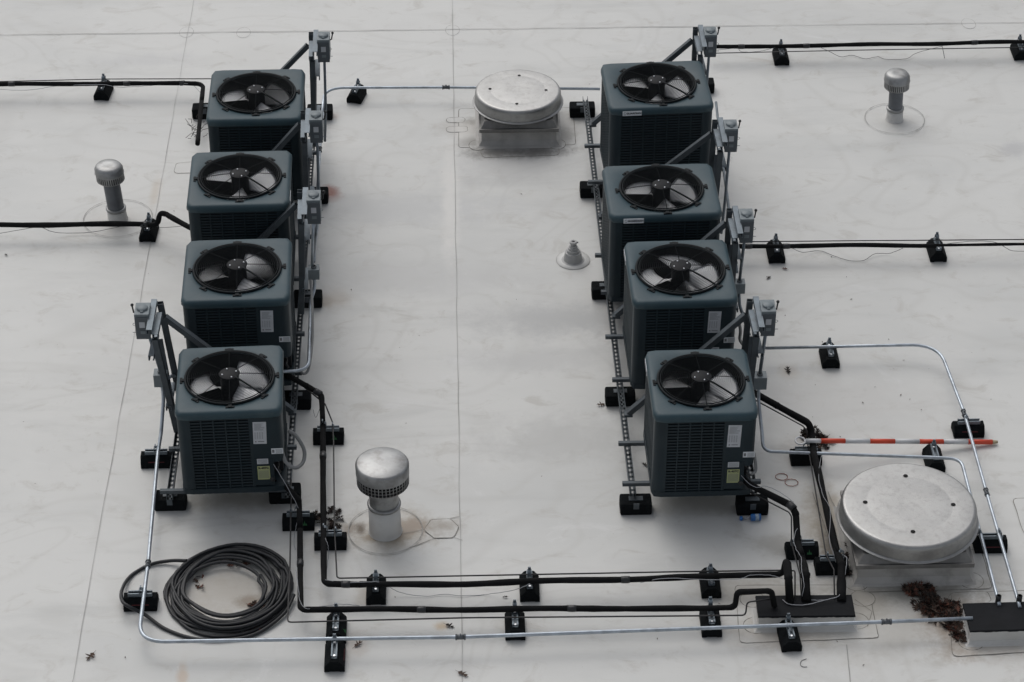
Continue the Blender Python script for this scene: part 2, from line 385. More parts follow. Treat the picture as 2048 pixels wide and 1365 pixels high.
def strip(bm, pts, wd, z0=0.0035, z1=0.0065, closed=False, jit=0.0):
    pts = [Vector((p[0], p[1], 0)) for p in pts]
    n = len(pts); L_, R_ = [], []
    for i, p in enumerate(pts):
        a = pts[i - 1] if (i > 0 or closed) else pts[0]
        b = pts[(i + 1) % n] if (i < n - 1 or closed) else pts[-1]
        d = (b - a).normalized(); s = Vector((-d.y, d.x, 0)) * wd * 0.5 * (1 + random.uniform(-jit, jit))
        L_.append(p + s); R_.append(p - s)
    m = n if closed else n - 1
    for i in range(m):
        j = (i + 1) % n
        vs = [bm.verts.new((q.x, q.y, z1)) for q in (L_[i], R_[i], R_[j], L_[j])]
        bm.faces.new(vs)
def densify(pts, step=0.12, wob=0.003, closed=False):
    out = []
    n = len(pts)
    for i in range(n if closed else n - 1):
        a, b = Vector(pts[i]), Vector(pts[(i + 1) % n])
        k = max(1, int((b - a).length / step))
        for q in range(k):
            out.append(a.lerp(b, q / k) + Vector((random.uniform(-wob, wob), random.uniform(-wob, wob), 0)))
    if not closed: out.append(Vector(pts[-1]))
    return out
def seam(a, b, wd=0.007, m=None, ext=0.0):
    a, b = Vector(a), Vector(b)
    d = (b - a).normalized()
    bm = bmesh.new(); strip(bm, densify([a - d * ext, b + d * ext], 0.25, 0.004), wd, jit=0.4)
    return obj('membrane_seam', bm, m or M_SEAM, roof)
seam(V(375, 70), V(145, 1365), 0.0035, M_SEAMS, 3)
seam(V(905, 60), V(925, 1365), 0.004, M_SEAMS, 3)
seam(V(1692, 1290), V(1705, 1420), 0.005)
seam(V(0, 71), V(2048, 46), 0.007, M_SEAMS, 30)
def ring_pts(c, rx, ry=None, n=40, a0=0, a1=2 * PI):
    ry = ry or rx
    return [Vector((c[0] + rx * math.cos(a0 + (a1 - a0) * k / n), c[1] + ry * math.sin(a0 + (a1 - a0) * k / n), 0)) for k in range(n)]
PZ = [0.0015]
def patch(pix, line=0.006, m=None, closed=True, zt=0.004):
    PZ[0] += 0.00012; zt = PZ[0]
    pts = [V(*p) for p in pix]
    rp = fillet(pts + [pts[0], pts[1]], 0.04, 4)[1:-1] if closed else pts
    bm = bmesh.new()
    if closed:
        bm.faces.new([bm.verts.new((p.x, p.y, zt)) for p in rp])
        o = obj('membrane_patch', bm, roof.data.materials[0], roof)
    bm = bmesh.new(); strip(bm, densify(rp, 0.1, 0.003, closed), line, z1=zt + 0.00006, closed=closed, jit=0.5)
    obj('patch_edge', bm, M_EDGE, roof)
def oval(px, py, rx, ry, m=None, line=0.005, zt=0.006, fill=True):
    PZ[0] += 0.00012; zt = PZ[0]
    c = V(px, py)
    rp = ring_pts(c, rx, ry)
    if fill:
        bm = bmesh.new(); bm.faces.new([bm.verts.new((p.x, p.y, zt)) for p in rp]); obj('membrane_patch', bm, roof.data.materials[0], roof)
    bm = bmesh.new(); strip(bm, rp, line, z1=zt + 0.00006, closed=True, jit=0.5); obj('patch_edge', bm, M_EDGE, roof)
for (px, py) in ((373, 65), (487, 66), (905, 61), (1937, 48)):
    oval(px, py, 0.065, 0.10, M_MEM, 0.002, 0.009)
patch([(352, 327), (392, 324), (388, 347), (347, 347)], 0.005)
# skirts of the two exhaust fans and the pipe curbs
patch([(917, 218), (1146, 216), (1152, 290), (917, 296)], 0.005, M_MEMD)
patch([(960, 300), (1118, 297), (1118, 311), (966, 316)], 0.005, M_MEMD, zt=0.008)
for (px, py) in ((955, 291), (1114, 289)): oval(px, py, 0.075, 0.085, M_MEM, zt=0.011)
patch([(893, 236), (930, 235), (930, 246), (893, 246)], 0.004)
patch([(893, 254), (935, 253), (935, 265), (893, 265)], 0.004)
patch([(1470, 1172), (1735, 1170), (1758, 1277), (1480, 1287)], 0.005, M_MEM)
for (px, py) in ((1512, 1252), (1712, 1243), (1505, 1200), (1725, 1198)): oval(px, py, 0.085, 0.08, M_MEM, zt=0.009)
patch([(1702, 1108), (1962, 1100), (1985, 1178), (1706, 1186)], 0.005, M_MEMD, zt=0.004)
for (px, py) in ((1712, 1166), (1942, 1162)): oval(px, py, 0.085, 0.085, M_MEM, zt=0.009)
patch([(1898, 1188), (2120, 1180), (2150, 1300), (1905, 1314)], 0.005, M_MEM, zt=0.0075)
patch([(1900, 1186), (1976, 1184), (1984, 1206), (1906, 1208)], 0.004, zt=0.013)
oval(1942, 1286, 0.085, 0.075, M_MEM, zt=0.0115)
patch([(2025, 998), (2090, 996), (2110, 1066), (2048, 1070)], 0.005, M_MEM)
# hexagonal repair patch by the near flue
patch([(848, 1060), (862, 1040), (900, 1038), (918, 1056), (908, 1076), (868, 1078)], 0.005, M_MEMD, zt=0.009)
patch([(800, 1070), (848, 1060)], 0.004, closed=False)
patch([(812, 1100), (868, 1078)], 0.004, closed=False)
patch([(908, 1076), (925, 1082)], 0.004, closed=False)
patch([(900, 1038), (920, 1034)], 0.004, closed=False)
patch([(1655, 985), (1700, 1075), (1730, 1185)], 0.004, closed=False)
patch([(1710, 1200), (1745, 1225), (1735, 1255)], 0.004, closed=False, zt=0.02)
patch([(1625, 985), (1655, 1070), (1662, 1110)], 0.004, closed=False)

# ================================================================== RUBBER BLOCKS AND PIPE SUPPORTS
BH = 0.09
def block_mesh(L_, W_=0.135, H_=BH, top=0.05):
    """ends face +-Y: low vertical sides, sloping shoulders, shallow notches cut in the foot"""
    prof = [(-W_ / 2, 0), (-W_ * 0.27, 0), (-W_ * 0.25, 0.010), (W_ * 0.25, 0.010), (W_ * 0.27, 0), (W_ / 2, 0), (W_ / 2 * 0.99, H_ * 0.5), (top / 2 + 0.008, H_ * 0.96), (top / 2, H_), (-top / 2, H_), (-top / 2 - 0.008, H_ * 0.96), (-W_ / 2 * 0.99, H_ * 0.5)]
    bm = bmesh.new()
    a = [bm.verts.new((x, -L_ / 2, z)) for x, z in prof]; b = [bm.verts.new((x, L_ / 2, z)) for x, z in prof]
    n = len(prof)
    bm.faces.new(a); bm.faces.new(b[::-1])
    for i in range(n): bm.faces.new((a[i], b[i], b[(i + 1) % n], a[(i + 1) % n]))
    bmesh.ops.bevel(bm, geom=[e for e in bm.edges], offset=0.003, segments=1, affect='EDGES')
    return bm
def clamp_mesh(r, y, zc):
    """two-piece strut clamp round a pipe running along X"""
    bm = bmesh.new()
    pts = [Vector((0, y + math.cos(a) * (r + 0.002), zc + math.sin(a) * (r + 0.002))) for a in [PI * k / 10 for k in range(11)]]
    pts = [Vector((0, y + r + 0.002, BH + 0.03))] + pts + [Vector((0, y - r - 0.002, BH + 0.03))]
    for i in range(len(pts) - 1):
        obox(bm, pts[i], pts[i + 1], Vector((1, 0, 0)), -0.014, 0.014, -0.0015, 0.0015)
    box(bm, (0, y + r * 0.2, zc + r + 0.012), (0.02, 0.008, 0.022))
    return bm
BLOCK_GRP = 'rubber block pipe supports with steel strut'
def support(px, py, axis, label, clamps=((0.0, 0.021),), rot=0.0, mark=None, L_=0.225):
    """(px,py) = middle of the block's near foot. axis 'Y': block long away from the viewer, 'X': long across"""
    f = V(px, py)
    ln = L_
    if axis == 'Y': c = f + Vector((0, ln / 2, 0)); rz = rot
    else: c = f + Vector((0, 0.135 / 2, 0)); rz = PI / 2 + rot
    t = thing('pipe_support', label, 'pipe support', c, rz, BLOCK_GRP)
    obj('rubber_block', block_mesh(ln), M_RUB, t)
    bm = bmesh.new()
    yy = ln * 0.36
    z = BH + 0.0125
    hw = 0.0205; tt = 0.003
    box(bm, (0, 0, BH + 0.0025), (hw * 2, yy * 2, 0.004))
    for s in (-1, 1):
        box(bm, (s * (hw - tt / 2), 0, BH + 0.015), (tt, yy * 2, 0.021))
        box(bm, (s * (hw - 0.006), 0, BH + 0.026), (0.009, yy * 2, 0.0025))
    obj('strut_channel', bm, M_GALV, t)
    for q in (-0.75, 0.75):
        bm = bmesh.new(); bmesh.ops.create_cone(bm, cap_ends=True, segments=6, radius1=0.009, radius2=0.009, depth=0.008, matrix=Matrix.Translation((0, yy * q, BH + 0.009)))
        obj('channel_bolt', bm, M_SCREW, t)
    for (y, r) in clamps:
        obj('pipe_clamp', clamp_mesh(r, y, BH + 0.03 + r), M_GALV, t)
    # maker's printed mark on the slope towards the viewer
    if mark:
        bm = bmesh.new()
        side = 1 if axis == 'X' else 1
        def sp(a, s):   # a along block, s 0..1 down the slope ; on the +X local slope (faces the viewer for axis X)
            x0, z0 = 0.036, BH * 0.93; x1, z1 = 0.0665, BH * 0.52
            n_ = Vector((z0 - z1, 0, x1 - x0)).normalized() * 0.0022
            return Vector((x0 + (x1 - x0) * s, a, z0 + (z1 - z0) * s)) + n_
        def spf(a, s):
            v = sp(a, s); return Vector((-v.x, v.y, v.z))
        fn = spf if axis == 'X' else sp
        if mark == 'green':
            for k in range(3):
                a = 0.045 + 0.011 * (k - 1)
                hgt = (0.5, 0.95, 0.5)[k]
                q = [fn(-(a - 0.008), 0.95), fn(-(a + 0.008), 0.95), fn(-a, 0.95 - hgt * 0.8)]
                bm.faces.new([bm.verts.new(v) for v in q])
            obj('green_logo', bm, M_GREEN, t)
        else:
            q = [fn(-0.06, 0.75), fn(0.055, 0.75), fn(0.055, 0.87), fn(-0.06, 0.87)]
            bm.faces.new([bm.verts.new(v) for v in q]); obj('red_stripe', bm, M_RED, t)
    return t
support(205, 202, 'Y', 'rubber pipe support under the black pipe at upper left', ((0.05, 0.02),), R(-6))
support(296, 485, 'Y', 'rubber pipe support where the left middle black pipe bends up', ((0.05, 0.02),), R(-3))
support(713, 208, 'Y', 'skewed rubber pipe support under the thin conduit left of the small exhaust hood', ((0.06, 0.012),), R(-14), L_=0.2)
support(752, 1211, 'Y', 'rubber pipe support, leftmost under the upper long black pipe', ((0.035, 0.02),))
support(1060, 1205, 'Y', 'rubber pipe support, middle one under the upper long black pipe', ((0.035, 0.02),))
support(1423, 1198, 'Y', 'rubber pipe support, right one under the upper long black pipe', ((0.035, 0.02),))
support(672, 1289, 'Y', 'rubber pipe support under the lower long black pipe, right of the cable coil', ((0.085, 0.02),), mark='green')
support(669, 1345, 'Y', 'rubber pipe support at the bottom under the long bright conduit, right of the cable coil', ((0.07, 0.013),), mark='red')
support(1031, 1282, 'Y', 'rubber pipe support, middle one under the lower long black pipe', ((0.085, 0.02),))
support(1424, 1276, 'Y', 'rubber pipe support, right one under the lower long black pipe', ((0.085, 0.02),))
support(1582, 1305, 'Y', 'rubber pipe support under the conduit in front of the left pipe curb', ((0.08, 0.013),), R(3))
support(1564, 132, 'Y', 'rubber pipe support under the upper right black pipe, nearer the units', ((0.05, 0.02),))
support(2043, 122, 'Y', 'rubber pipe support under the upper right black pipe, cut by the photo edge', ((0.05, 0.02),))
support(1554, 528, 'Y', 'rubber pipe support under the middle right black pipe, nearer the units', ((0.05, 0.02),))
support(1877, 525, 'Y', 'rubber pipe support under the middle right black pipe, farther from the units', ((0.05, 0.02),))
support(1662, 738, 'Y', 'rubber pipe support under the bright conduit behind the striped pole', ((0.06, 0.012),))
support(1872, 946, 'Y', 'rubber pipe support half hidden behind the large exhaust hood', ((0.06, 0.012),))
support(657, 891, 'X', 'rubber pipe support with green mark beside the near left unit, upper of three', ((0.035, 0.021), (-0.035, 0.006)), mark='green')
support(597, 1063, 'X', 'rubber pipe support with green mark at the near left unit, leftmost of three', ((0.0, 0.021), (0.05, 0.006)), mark='green')
support(661, 1102, 'X', 'rubber pipe support beside the near flue vent, lowest of three', ((0.04, 0.021), (-0.04, 0.006)))
support(281, 1224, 'X', 'rubber pipe support with red stripe left of the cable coil', ((-0.01, 0.013),), mark='red')
support(313, 938, 'X', 'rubber pipe support with red stripe left of the near left unit', ((0.0, 0.013),), mark='red')
support(1613, 933, 'X', 'rubber pipe support under the ring end of the striped pole', ((0.0, 0.021),))
support(1605, 1121, 'X', 'rubber pipe support with green mark behind the left pipe curb', ((0.03, 0.021),), mark='green')
support(1664, 1152, 'X', 'rubber pipe support beside the curb of the large exhaust hood', ((-0.06, 0.021), (0.03, 0.006)))
support(1938, 877, 'X', 'rubber pipe support with red stripe near the tip of the striped pole', ((0.02, 0.013),), mark='red')
support(1982, 1108, 'X', 'rubber pipe support right of the large exhaust hood under two conduits', ((0.08, 0.013), (-0.055, 0.013)), mark='red')

BG2 = 'rubber feet under the two equipment racks'
def foot(px, py, label, L_=0.225):
    f = V(px, py) + Vector((0, 0.0675, 0))
    t = thing('rubber_foot', label, 'rubber foot', f, PI / 2, BG2)
    bm = bmesh.new(); box(bm, (0, 0, 0.05), (0.13, L_, 0.10), bev=0.014)
    obj('rubber_block', bm, M_RUB, t)
    bm = bmesh.new(); box(bm, (0, 0, 0.1035), (0.045, 0.10, 0.005)); box(bm, (-0.067, 0, 0.085), (0.004, 0.04, 0.05))
    obj('angle_bracket', bm, M_GALVD, t)
foot(341, 1024, 'rubber foot under the near left corner of the left rack')
foot(570, 1010, 'rubber foot under the near right corner of the left rack')
foot(592, 822, 'rubber foot on the right side of the left rack, between the two near units')
foot(616, 618, 'rubber foot on the right side of the left rack, beside the third unit')
foot(630, 410, 'rubber foot on the right side of the left rack, by the rust stain')
foot(640, 242, 'rubber foot on the right side of the left rack, beside the farthest unit')
foot(410, 240, 'rubber foot at the far left corner of the left rack')
foot(1165, 237, 'rubber foot at the far left end of the right rack')
foot(1187, 398, 'rubber foot on the left side of the right rack, second from the far end')
foot(1212, 601, 'rubber foot on the left side of the right rack, right of the pipe boot')
foot(1241, 815, 'rubber foot on the left side of the right rack, by an oak leaf')
foot(1272, 1032, 'rubber foot under the near left corner of the right rack')
foot(1505, 1033, 'rubber foot under the near right corner of the right rack, behind the blue can')
foot(1404, 189, 'rubber foot at the far right side of the right rack')

# ================================================================== EQUIPMENT RACKS
def rack(name_label, l0, l1, r0, r1, cross, brk):
    c = (l0 + l1 + r0 + r1) / 4
    t = thing('equipment_rack', name_label, 'rack', (c.x, c.y, 0), 0, 'steel racks under the condensing units')
    org = Vector((c.x, c.y, 0))
    for (a, b) in ((l0, l1), (r0, r1)):
        a = a - org; b = b - org
        bm = bmesh.new()
        X = Vector((1, 0, 0))
        h = 0.0205
        for s in (-1, 1):
            obox(bm, a, b, X, s * h - 0.0018, s * h + 0.0018, -h, h)
        Lh = (b - a).length; k = int(Lh / 0.05); d = (b - a) / k
        for i in range(k):
            p = a + d * i
            obox(bm, p, p + d * 0.45, X, -h + 0.002, h - 0.002, h - 0.004, h - 0.001)
        for s in (-1, 1):
            obox(bm, a, b, X, s * 0.0128 - 0.0062, s * 0.0128 + 0.0062, h - 0.004, h - 0.001)
        obj('rail', bm, M_GALVD, t)
    for (y, x0, x1) in cross:
        bm = bmesh.new(); channel(bm, Vector((x0, y, 0.1925)) - org, Vector((x1, y, 0.1925)) - org, Vector((0, 0, 1)), 0.028)
        obj('crossbar', bm, M_GALVD, t)
    return t
RX0, RX1 = 1.19, 2.06
LX0, LX1 = -2.052, -1.228
Rz = 0.15
def LV(x, y, z=Rz): return Vector((x, y, z))
rack('right steel strut rack carrying four condensing units', LV(1.212, 13.66), LV(1.150, 19.18), LV(2.07, 13.66), LV(2.04, 18.9),
     [(13.72, 1.14, 2.12), (14.18, 1.14, 2.1), (14.95, 1.14, 2.1), (15.5, 1.12, 2.1), (16.1, 1.12, 2.1), (16.62, 1.1, 2.1), (17.72, 1.1, 2.1), (18.3, 1.1, 2.08)], None)
rack('left steel strut rack carrying four condensing units', LV(-2.055, 13.70), LV(-2.045, 18.62), LV(-1.226, 13.70), LV(-1.232, 18.62),
     [(13.72, -2.12, -1.18), (14.2, -2.1, -1.18), (15.1, -2.1, -1.18), (15.6, -2.1, -1.18), (16.35, -2.1, -1.18), (16.95, -2.1, -1.18), (17.65, -2.1, -1.18), (18.25, -2.1, -1.18)], None)

# ================================================================== CONDENSING UNITS
def rrect(w_, d_, rad, n=64):
    """rounded rectangle met by rays at equal angle steps"""
    pts = []
    hw, hd = w_ / 2, d_ / 2
    for k in range(n):
        a = 2 * PI * (k + 0.5) / n; dx, dy = math.cos(a), math.sin(a)
        t = min(hw / abs(dx) if abs(dx) > 1e-9 else 1e9, hd / abs(dy) if abs(dy) > 1e-9 else 1e9)
        x, y = dx * t, dy * t
        cx, cy = (hw - rad) * (1 if x > 0 else -1), (hd - rad) * (1 if y > 0 else -1)
        if abs(x) > hw - rad and abs(y) > hd - rad:
            # intersect ray with the corner circle
            b_ = dx * cx + dy * cy; c_ = cx * cx + cy * cy - rad * rad
            t = b_ + math.sqrt(max(0, b_ * b_ - c_)); x, y = dx * t, dy * t
        pts.append((x, y))
    return pts
def loops(bm, L_, close_last=False):
    rings = [[bm.verts.new(v) for v in r] for r in L_]
    for A, B in zip(rings, rings[1:]):
        n = len(A)
        for k in range(n):
            f = bm.faces.new((A[k], A[(k + 1) % n], B[(k + 1) % n], B[k])); f.smooth = True
    return rings
FR = FR0 = 0.298
GUARD = {}
def guard_mesh():
    if 'm' in GUARD: return GUARD['m']
    bm = bmesh.new()
    def gz(r): return 0.020 + 0.030 * (1 - (r / FR) ** 2)
    nr = 17
    for i in range(nr):
        r = 0.072 + (FR - 0.012 - 0.072) * i / (nr - 1)
        pts = [Vector((r * math.cos(2 * PI * k / 44), r * math.sin(2 * PI * k / 44), gz(r))) for k in range(44)]
        tube(bm, pts, 0.0019, 4, True)
    me = bpy.data.meshes.new('guard_wires'); bm.to_mesh(me); bm.free(); me.materials.append(M_WIRE)
    GUARD['m'] = me
    bm = bmesh.new()
    for k in range(8):
        a = 2 * PI * k / 8 + R(2)
        pts = [Vector((r * math.cos(a), r * math.sin(a), gz(r) - 0.004)) for r in (0.05, 0.12, 0.19, 0.25, FR + 0.004)]
        tube(bm, pts, 0.003 if k != 7 else 0.007, 6)
    pts = [Vector(((FR + 0.003) * math.cos(2 * PI * k / 64), (FR + 0.003) * math.sin(2 * PI * k / 64), 0.014)) for k in range(64)]
    tube(bm, pts, 0.009, 8, True)
    pts = [Vector(((FR - 0.014) * math.cos(2 * PI * k / 64), (FR - 0.014) * math.sin(2 * PI * k / 64), 0.02)) for k in range(64)]
    tube(bm, pts, 0.0045, 6, True)
    for k in range(8):
        a = 2 * PI * k / 8 + R(2)
        c = Vector(((FR + 0.02) * math.cos(a), (FR + 0.02) * math.sin(a), 0.008))
        obox(bm, c - Vector((math.cos(a), math.sin(a), 0)) * 0.028, c + Vector((math.cos(a), math.sin(a), 0)) * 0.018, Vector((0, 0, 1)), -0.006, 0.008, -0.012, 0.012)
        obox(bm, c - Vector((-math.sin(a), math.cos(a), 0)) * 0.03, c + Vector((-math.sin(a), math.cos(a), 0)) * 0.03, Vector((0, 0, 1)), -0.007, 0.004, 0.002, 0.02)
    bmesh.ops.recalc_face_normals(bm, faces=bm.faces)
    me2 = bpy.data.meshes.new('guard_rim'); bm.to_mesh(me2); bm.free(); me2.materials.append(M_WIRE)
    GUARD['rim'] = me2
    # hub plate, motor, screws
    bm = bmesh.new(); lathe(bm, [(0, 0.050), (0.066, 0.049), (0.071, 0.045), (0.071, 0.038), (0, 0.038)], seg=32); GUARD['hub'] = fin(bm, 'hub_plate', M_MOTOR)
    bm = bmesh.new(); lathe(bm, [(0, 0.036), (0.062, 0.036), (0.064, 0.02), (0.064, -0.16), (0.055, -0.175), (0.03, -0.18), (0.03, -0.2), (0, -0.2)], seg=32); GUARD['motor'] = fin(bm, 'fan_motor', M_MOTOR)
    bm = bmesh.new()
    bmesh.ops.create_uvsphere(bm, u_segments=8, v_segments=6, radius=0.0058)
    GUARD['screw'] = fin(bm, 'hub_screw', M_SCREW)
    # blade: swept, cambered sheet
    bm = bmesh.new()
    NR, NA = 8, 10; g_ = []
    for i in range(NR + 1):
        t = i / NR; r = 0.055 + (0.272 - 0.055) * t
        half = R(25 + 17 * t); sw = R(-14 * t)
        row = []
        for j in range(NA + 1):
            s = -1 + 2 * j / NA
            a = s * half + sw
            z = -0.08 + s * (0.034 + 0.005 * t) * 1.0 + 0.012 * (1 - s * s)
            row.append(bm.verts.new((r * math.cos(a), r * math.sin(a), z)))
        g_.append(row)
    for i in range(NR):
        for j in range(NA):
            f = bm.faces.new((g_[i][j], g_[i + 1][j], g_[i + 1][j + 1], g_[i][j + 1])); f.smooth = True
    bmesh.ops.solidify(bm, geom=bm.faces[:], thickness=0.002)
    GUARD['blade'] = fin(bm, 'fan_blade', M_BLADE)
    return GUARD['m']
def fin(bm, name, m):
    bmesh.ops.recalc_face_normals(bm, faces=bm.faces)
    me = bpy.data.meshes.new(name); bm.to_mesh(me); bm.free(); me.materials.append(m); return me
def lk0(name, me, parent, loc=(0, 0, 0), rz=0.0):
    o = bpy.data.objects.new(name, me); COL.objects.link(o); o.parent = parent; o.location = loc; o.rotation_euler = (0, 0, rz); return o
guard_mesh()

def small_label(parent, name, x, z, w_, h_, yf, m, lines, tilt=0.0, head=None):
    """paper label on a face looking to -Y at depth yf"""
    bm = bmesh.new(); box(bm, (0, 0, 0), (w_, 0.0016, h_))
    o = obj(name, bm, m, parent); o.location = (x, yf - 0.0009, z); o.rotation_euler = (0, tilt, 0)
    bm = bmesh.new()
    for (u0, u1, v, t) in lines:
        box(bm, ((u0 + u1) / 2 * w_ - w_ / 2, -0.0011, h_ / 2 - v * h_), ((u1 - u0) * w_, 0.0009, t))
    obj('printed_lines', bm, M_INKG, o)
    if head: text_part('lettering', head[0], head[1], M_INK, o, (head[2], -0.0014, head[3]), (PI / 2, 0, 0))
    return o
def unit(corners, ztop, zbase, label, blades, front='coil', plate=None, fd=0.69, hubrot=0.0):
    """corners: sight lines to back-left, back-right, front-right, front-left corners of the top"""
    q = [V(px, py, ztop) for px, py in corners]
    c = (q[0] + q[1] + q[2] + q[3]) / 4
    w_ = ((q[1] - q[0]).length + (q[2] - q[3]).length) / 2
    d_ = ((q[0] - q[3]).length + (q[1] - q[2]).length) / 2
    dx = (q[1] - q[0]) + (q[2] - q[3]); dy = (q[0] - q[3]) + (q[1] - q[2])
    ang = (math.atan2(dx.y, dx.x) + math.atan2(dy.y, dy.x) - PI / 2) / 2
    t = thing('condensing_unit', label, 'air conditioner', (c.x, c.y, zbase), ang, 'outdoor condensing units standing in two rows')
    H = ztop - zbase
    fs = fd / 0.65; FR = FR0 * fs
    SK = 0.062
    # top cover
    bm = bmesh.new()
    L_ = []
    for (ins, z) in ((0.006, H - SK), (0.0, H - SK + 0.006), (0.0, H - 0.030), (0.003, H - 0.018), (0.010, H - 0.008), (0.020, H - 0.002), (0.032, H)):
        L_.append([(x, y, z) for x, y in rrect(w_ - 2 * ins, d_ - 2 * ins, max(0.02, 0.055 - ins * 0.6))])
    n = 64
    L_.append([((FR + 0.012) * math.cos(2 * PI * (k + 0.5) / n), (FR + 0.012) * math.sin(2 * PI * (k + 0.5) / n), H) for k in range(n)])
    L_.append([(FR * math.cos(2 * PI * (k + 0.5) / n), FR * math.sin(2 * PI * (k + 0.5) / n), H - 0.008) for k in range(n)])
    rings = loops(bm, L_)
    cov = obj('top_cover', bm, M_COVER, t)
    # shroud
    bm = bmesh.new()
    lathe(bm, [(FR - 0.001, H - 0.006), (FR - 0.008, H - 0.05), (FR - 0.012, H - 0.24), (0.0, H - 0.33)], seg=48)
    obj('fan_shroud', bm, M_INNER, t)
    # cabinet: corner posts, top band, base pan
    bw, bd, br = w_ - 0.022, d_ - 0.022, 0.045
    z0, z1 = 0.045, H - SK + 0.004
    serv = (front == 'service')
    pw = 0.035
    def post(sx, sy, zz0, zz1):
        out = []
        cx, cy = sx * (bw / 2 - br), sy * (bd / 2 - br)
        a0 = {(1, 1): 0, (-1, 1): PI / 2, (-1, -1): PI, (1, -1): 1.5 * PI}[(sx, sy)]
        arc = [(cx + br * math.cos(a0 + PI / 2 * k / 6), cy + br * math.sin(a0 + PI / 2 * k / 6)) for k in range(7)]
        inn = [(cx + (br - 0.012) * math.cos(a0 + PI / 2 * k / 6), cy + (br - 0.012) * math.sin(a0 + PI / 2 * k / 6)) for k in range(7)]
        d0 = (math.cos(a0 + PI / 2), math.sin(a0 + PI / 2)); d1 = (math.cos(a0), math.sin(a0))
        arc = [(arc[0][0] - d0[0] * pw, arc[0][1] - d0[1] * pw)] + arc + [(arc[-1][0] - d1[0] * pw, arc[-1][1] - d1[1] * pw)]
        inn = [(inn[0][0] - d0[0] * pw, inn[0][1] - d0[1] * pw)] + inn + [(inn[-1][0] - d1[0] * pw, inn[-1][1] - d1[1] * pw)]
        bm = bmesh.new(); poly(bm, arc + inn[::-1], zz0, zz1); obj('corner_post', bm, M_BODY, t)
    NZ = 0.26
    for sx, sy in ((1, 1), (-1, 1), (-1, -1)): post(sx, sy, z0, z1)
    post(1, -1, NZ if serv else z0, z1)
    if serv:
        xp = bw * 0.20
        bm = bmesh.new()
        # service panel on the near face right of the grille, wrapping to the corner
        box(bm, ((xp + bw / 2 - br - pw) / 2 + 0.0, -bd / 2 + 0.006, (NZ + z1) / 2), (bw / 2 - br - pw - xp + 0.002, 0.0118, z1 - NZ))
        obj('service_panel', bm, M_BODY, t); bm = bmesh.new()
        box(bm, (bw / 2 - 0.006, -bd / 2 + br + pw + 0.08, (NZ + z1) / 2), (0.0118, 0.165, z1 - NZ))
        obj('side_panel', bm, M_BODY, t)
        bm = bmesh.new()
        box(bm, (xp + 0.075, -bd / 2 - 0.001, (z0 + NZ + 0.03) / 2 + 0.01), (0.135, 0.008, NZ + 0.02 - z0), bev=0.003)
        ap = obj('access_panel', bm, M_BODY, t)
        # refrigerant valves in the open lower corner
        bm = bmesh.new()
        for (vx, vz, vr) in ((0.10, 0.12, 0.016), (0.05, 0.19, 0.010)):
            tube(bm, [(bw / 2 - vx, -bd / 2 + 0.09, vz), (bw / 2 - vx, -bd / 2 + 0.01, vz), (bw / 2 - vx + 0.02, -bd / 2 - 0.02, vz - 0.01)], vr, 10)
            box(bm, (bw / 2 - vx, -bd / 2 + 0.05, vz), (vr * 2.6, 0.03, vr * 3.0), bev=0.004)
        obj('service_valve', bm, M_BLACK, t)
    # base pan
    bm = bmesh.new()
    pp = rrect(bw + 0.008, bd + 0.008, br)
    poly(bm, pp, 0.0, 0.043)
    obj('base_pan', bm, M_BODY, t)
    # coil: a hollow bank of fins round the fan well
    bm = bmesh.new()
    ci = 0.016
    def ring_wall(outer, inner, za, zb):
        v = [[bm.verts.new((x, y, z)) for x, y in p] for p, z in ((outer, za), (outer, zb), (inner, zb), (inner, za))]
        n_ = len(outer)
        for A, B in zip(v, v[1:] + v[:1]):
            for k in range(n_): bm.faces.new((A[k], A[(k + 1) % n_], B[(k + 1) % n_], B[k]))
    if serv:
        def nf(e):
            return [(-bw / 2 + e, -bd / 2 + e), (bw / 2 - 0.154 - e, -bd / 2 + e), (bw / 2 - 0.154 - e, -bd / 2 + 0.154 + e), (bw / 2 - e, -bd / 2 + 0.154 + e), (bw / 2 - e, bd / 2 - e), (-bw / 2 + e, bd / 2 - e)]
        ring_wall(nf(ci), nf(ci + 0.02), 0.044, NZ + 0.01)
        ring_wall(rrect(bw - 2 * ci, bd - 2 * ci, br - 0.01), rrect(bw - 2 * ci - 0.04, bd - 2 * ci - 0.04, br - 0.02), NZ + 0.011, H - SK)
        q_ = 0.17
        bm.faces.new([bm.verts.new(v_) for v_ in ((bw / 2 - q_, -bd / 2 + ci, NZ + 0.012), (bw / 2 - ci, -bd / 2 + ci, NZ + 0.012), (bw / 2 - ci, -bd / 2 + q_, NZ + 0.012), (bw / 2 - q_, -bd / 2 + q_, NZ + 0.012))])
    else:
        ring_wall(rrect(bw - 2 * ci, bd - 2 * ci, br - 0.01), rrect(bw - 2 * ci - 0.04, bd - 2 * ci - 0.04, br - 0.02), 0.044, H - SK)
    obj('condenser_coil', bm, M_COIL, t)
